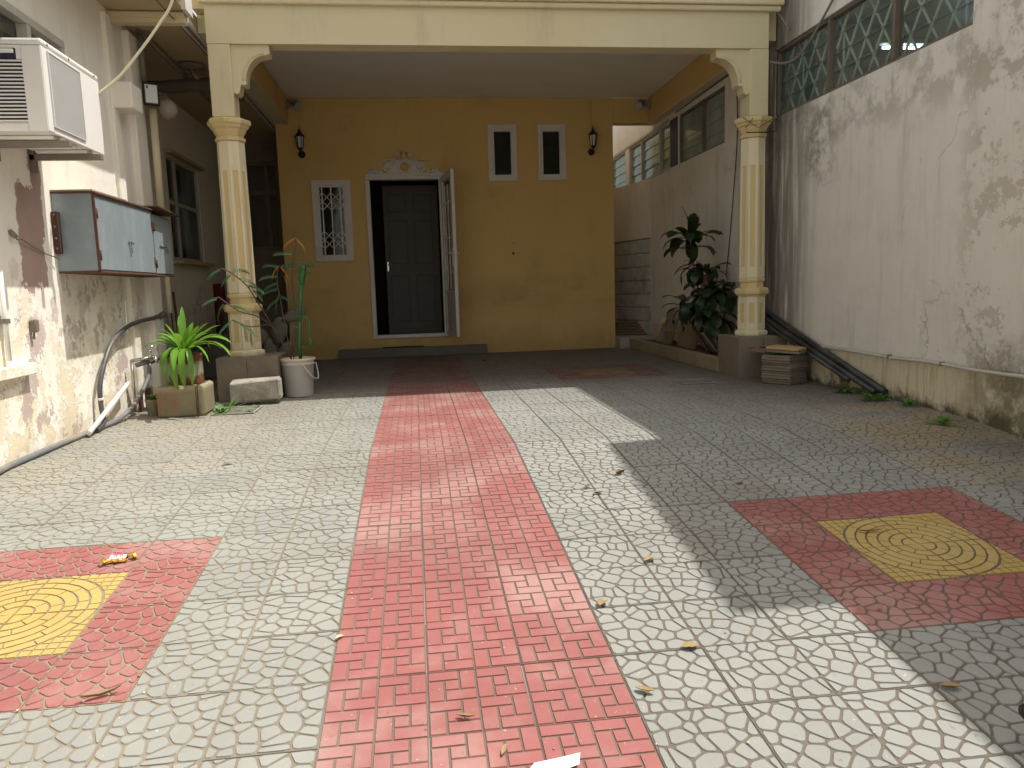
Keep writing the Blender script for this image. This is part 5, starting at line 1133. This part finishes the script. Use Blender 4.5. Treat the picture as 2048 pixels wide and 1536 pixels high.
pb = MB(); z = gz(1.56)+.004; pb.add([(.19, 1.48, z), (.315, 1.52, z+.004), (.325, 1.555, z+.008), (.28, 1.55, z+.005), (.215, 1.53, z+.012), (.19, 1.50, z+.006)], [(0,1,4,5), (1,2,3,4)], 0)
o = pb.build('paper_scrap', M['paper'], normals=False); tag(o, 'torn white paper scrap at the bottom edge of the red strip', 'paper')
wr = empty('candy_wrapper', (-1.12, 2.82, gz(2.82)), 'crumpled gold and white candy wrapper with magenta letters', 'wrapper'); wr.scale = (.56, .56, .56)
zc = gz(2.82)+.028; r = random.Random(2)
def crumple(cx_, cy_, cz_, L_, R0, R1, name, mat, ang_, n=9, k=9, amp=.3):
    mb = MB(); D_ = Vector((cos(ang_), sin(ang_), 0)); S_ = Vector((-sin(ang_), cos(ang_), 0)); vs_ = []
    for i in range(n):
        t = i/(n-1)
        for j in range(k):
            a = 2*pi*j/k; rr_ = (R0+(R1-R0)*t)*(1+r.uniform(-amp, amp)); vs_.append(Vector((cx_, cy_, cz_)) + D_*(t-.5)*L_ + (S_*cos(a) + Vector((0,0,.62))*sin(a))*rr_)
    mb.add(vs_, [(i*k+j, i*k+(j+1)%k, (i+1)*k+(j+1)%k, (i+1)*k+j) for i in range(n-1) for j in range(k)], 0, False); return mb.build(name, M[mat], wr, normals=False)
crumple(-1.125, 2.81, zc-.004, .10, .030, .026, 'wrapper_body', 'wrapwhite', .05, amp=.12)
crumple(-1.125, 2.80, zc-.014, .106, .030, .026, 'foil_underside', 'foil', .05, amp=.15)
crumple(-1.195, 2.775, zc-.008, .05, .034, .008, 'twist_end', 'foil', .5, 6, 8, .45)
crumple(-1.055, 2.84, zc-.002, .05, .010, .036, 'twist_end', 'foil', .35, 6, 8, .45)
tc = bpy.data.curves.new('lettering', 'FONT'); tc.body = 'IMI'; tc.size = .046; tc.extrude = .0006; tc.align_x = 'CENTER'; tc.materials.append(M['magenta'])
tmp = bpy.data.objects.new('tmp', tc); tmesh = bpy.data.meshes.new_from_object(tmp); bpy.data.objects.remove(tmp); to = bpy.data.objects.new('lettering', tmesh); COL.objects.link(to); to.parent = wr; to.location = (-1.118+1.12, 2.788-2.82, zc+.0125-gz(2.82)); to.rotation_euler = (.62, 0, .05)
bt = MB().tube([(1.328, 1.445, gz(1.44)+.085), (1.338, 1.44, gz(1.44)+.083), (1.36, 1.43, gz(1.44)+.078), (1.46, 1.40, gz(1.4)+.06), (1.60, 1.35, gz(1.35)+.035)], [.010, .020, .028, .032, .034], 16)
o = bt.build('black_rubber_toe', M['black']); tag(o, 'black rounded rubber tip poking in at the lower right edge', 'rubber tip')
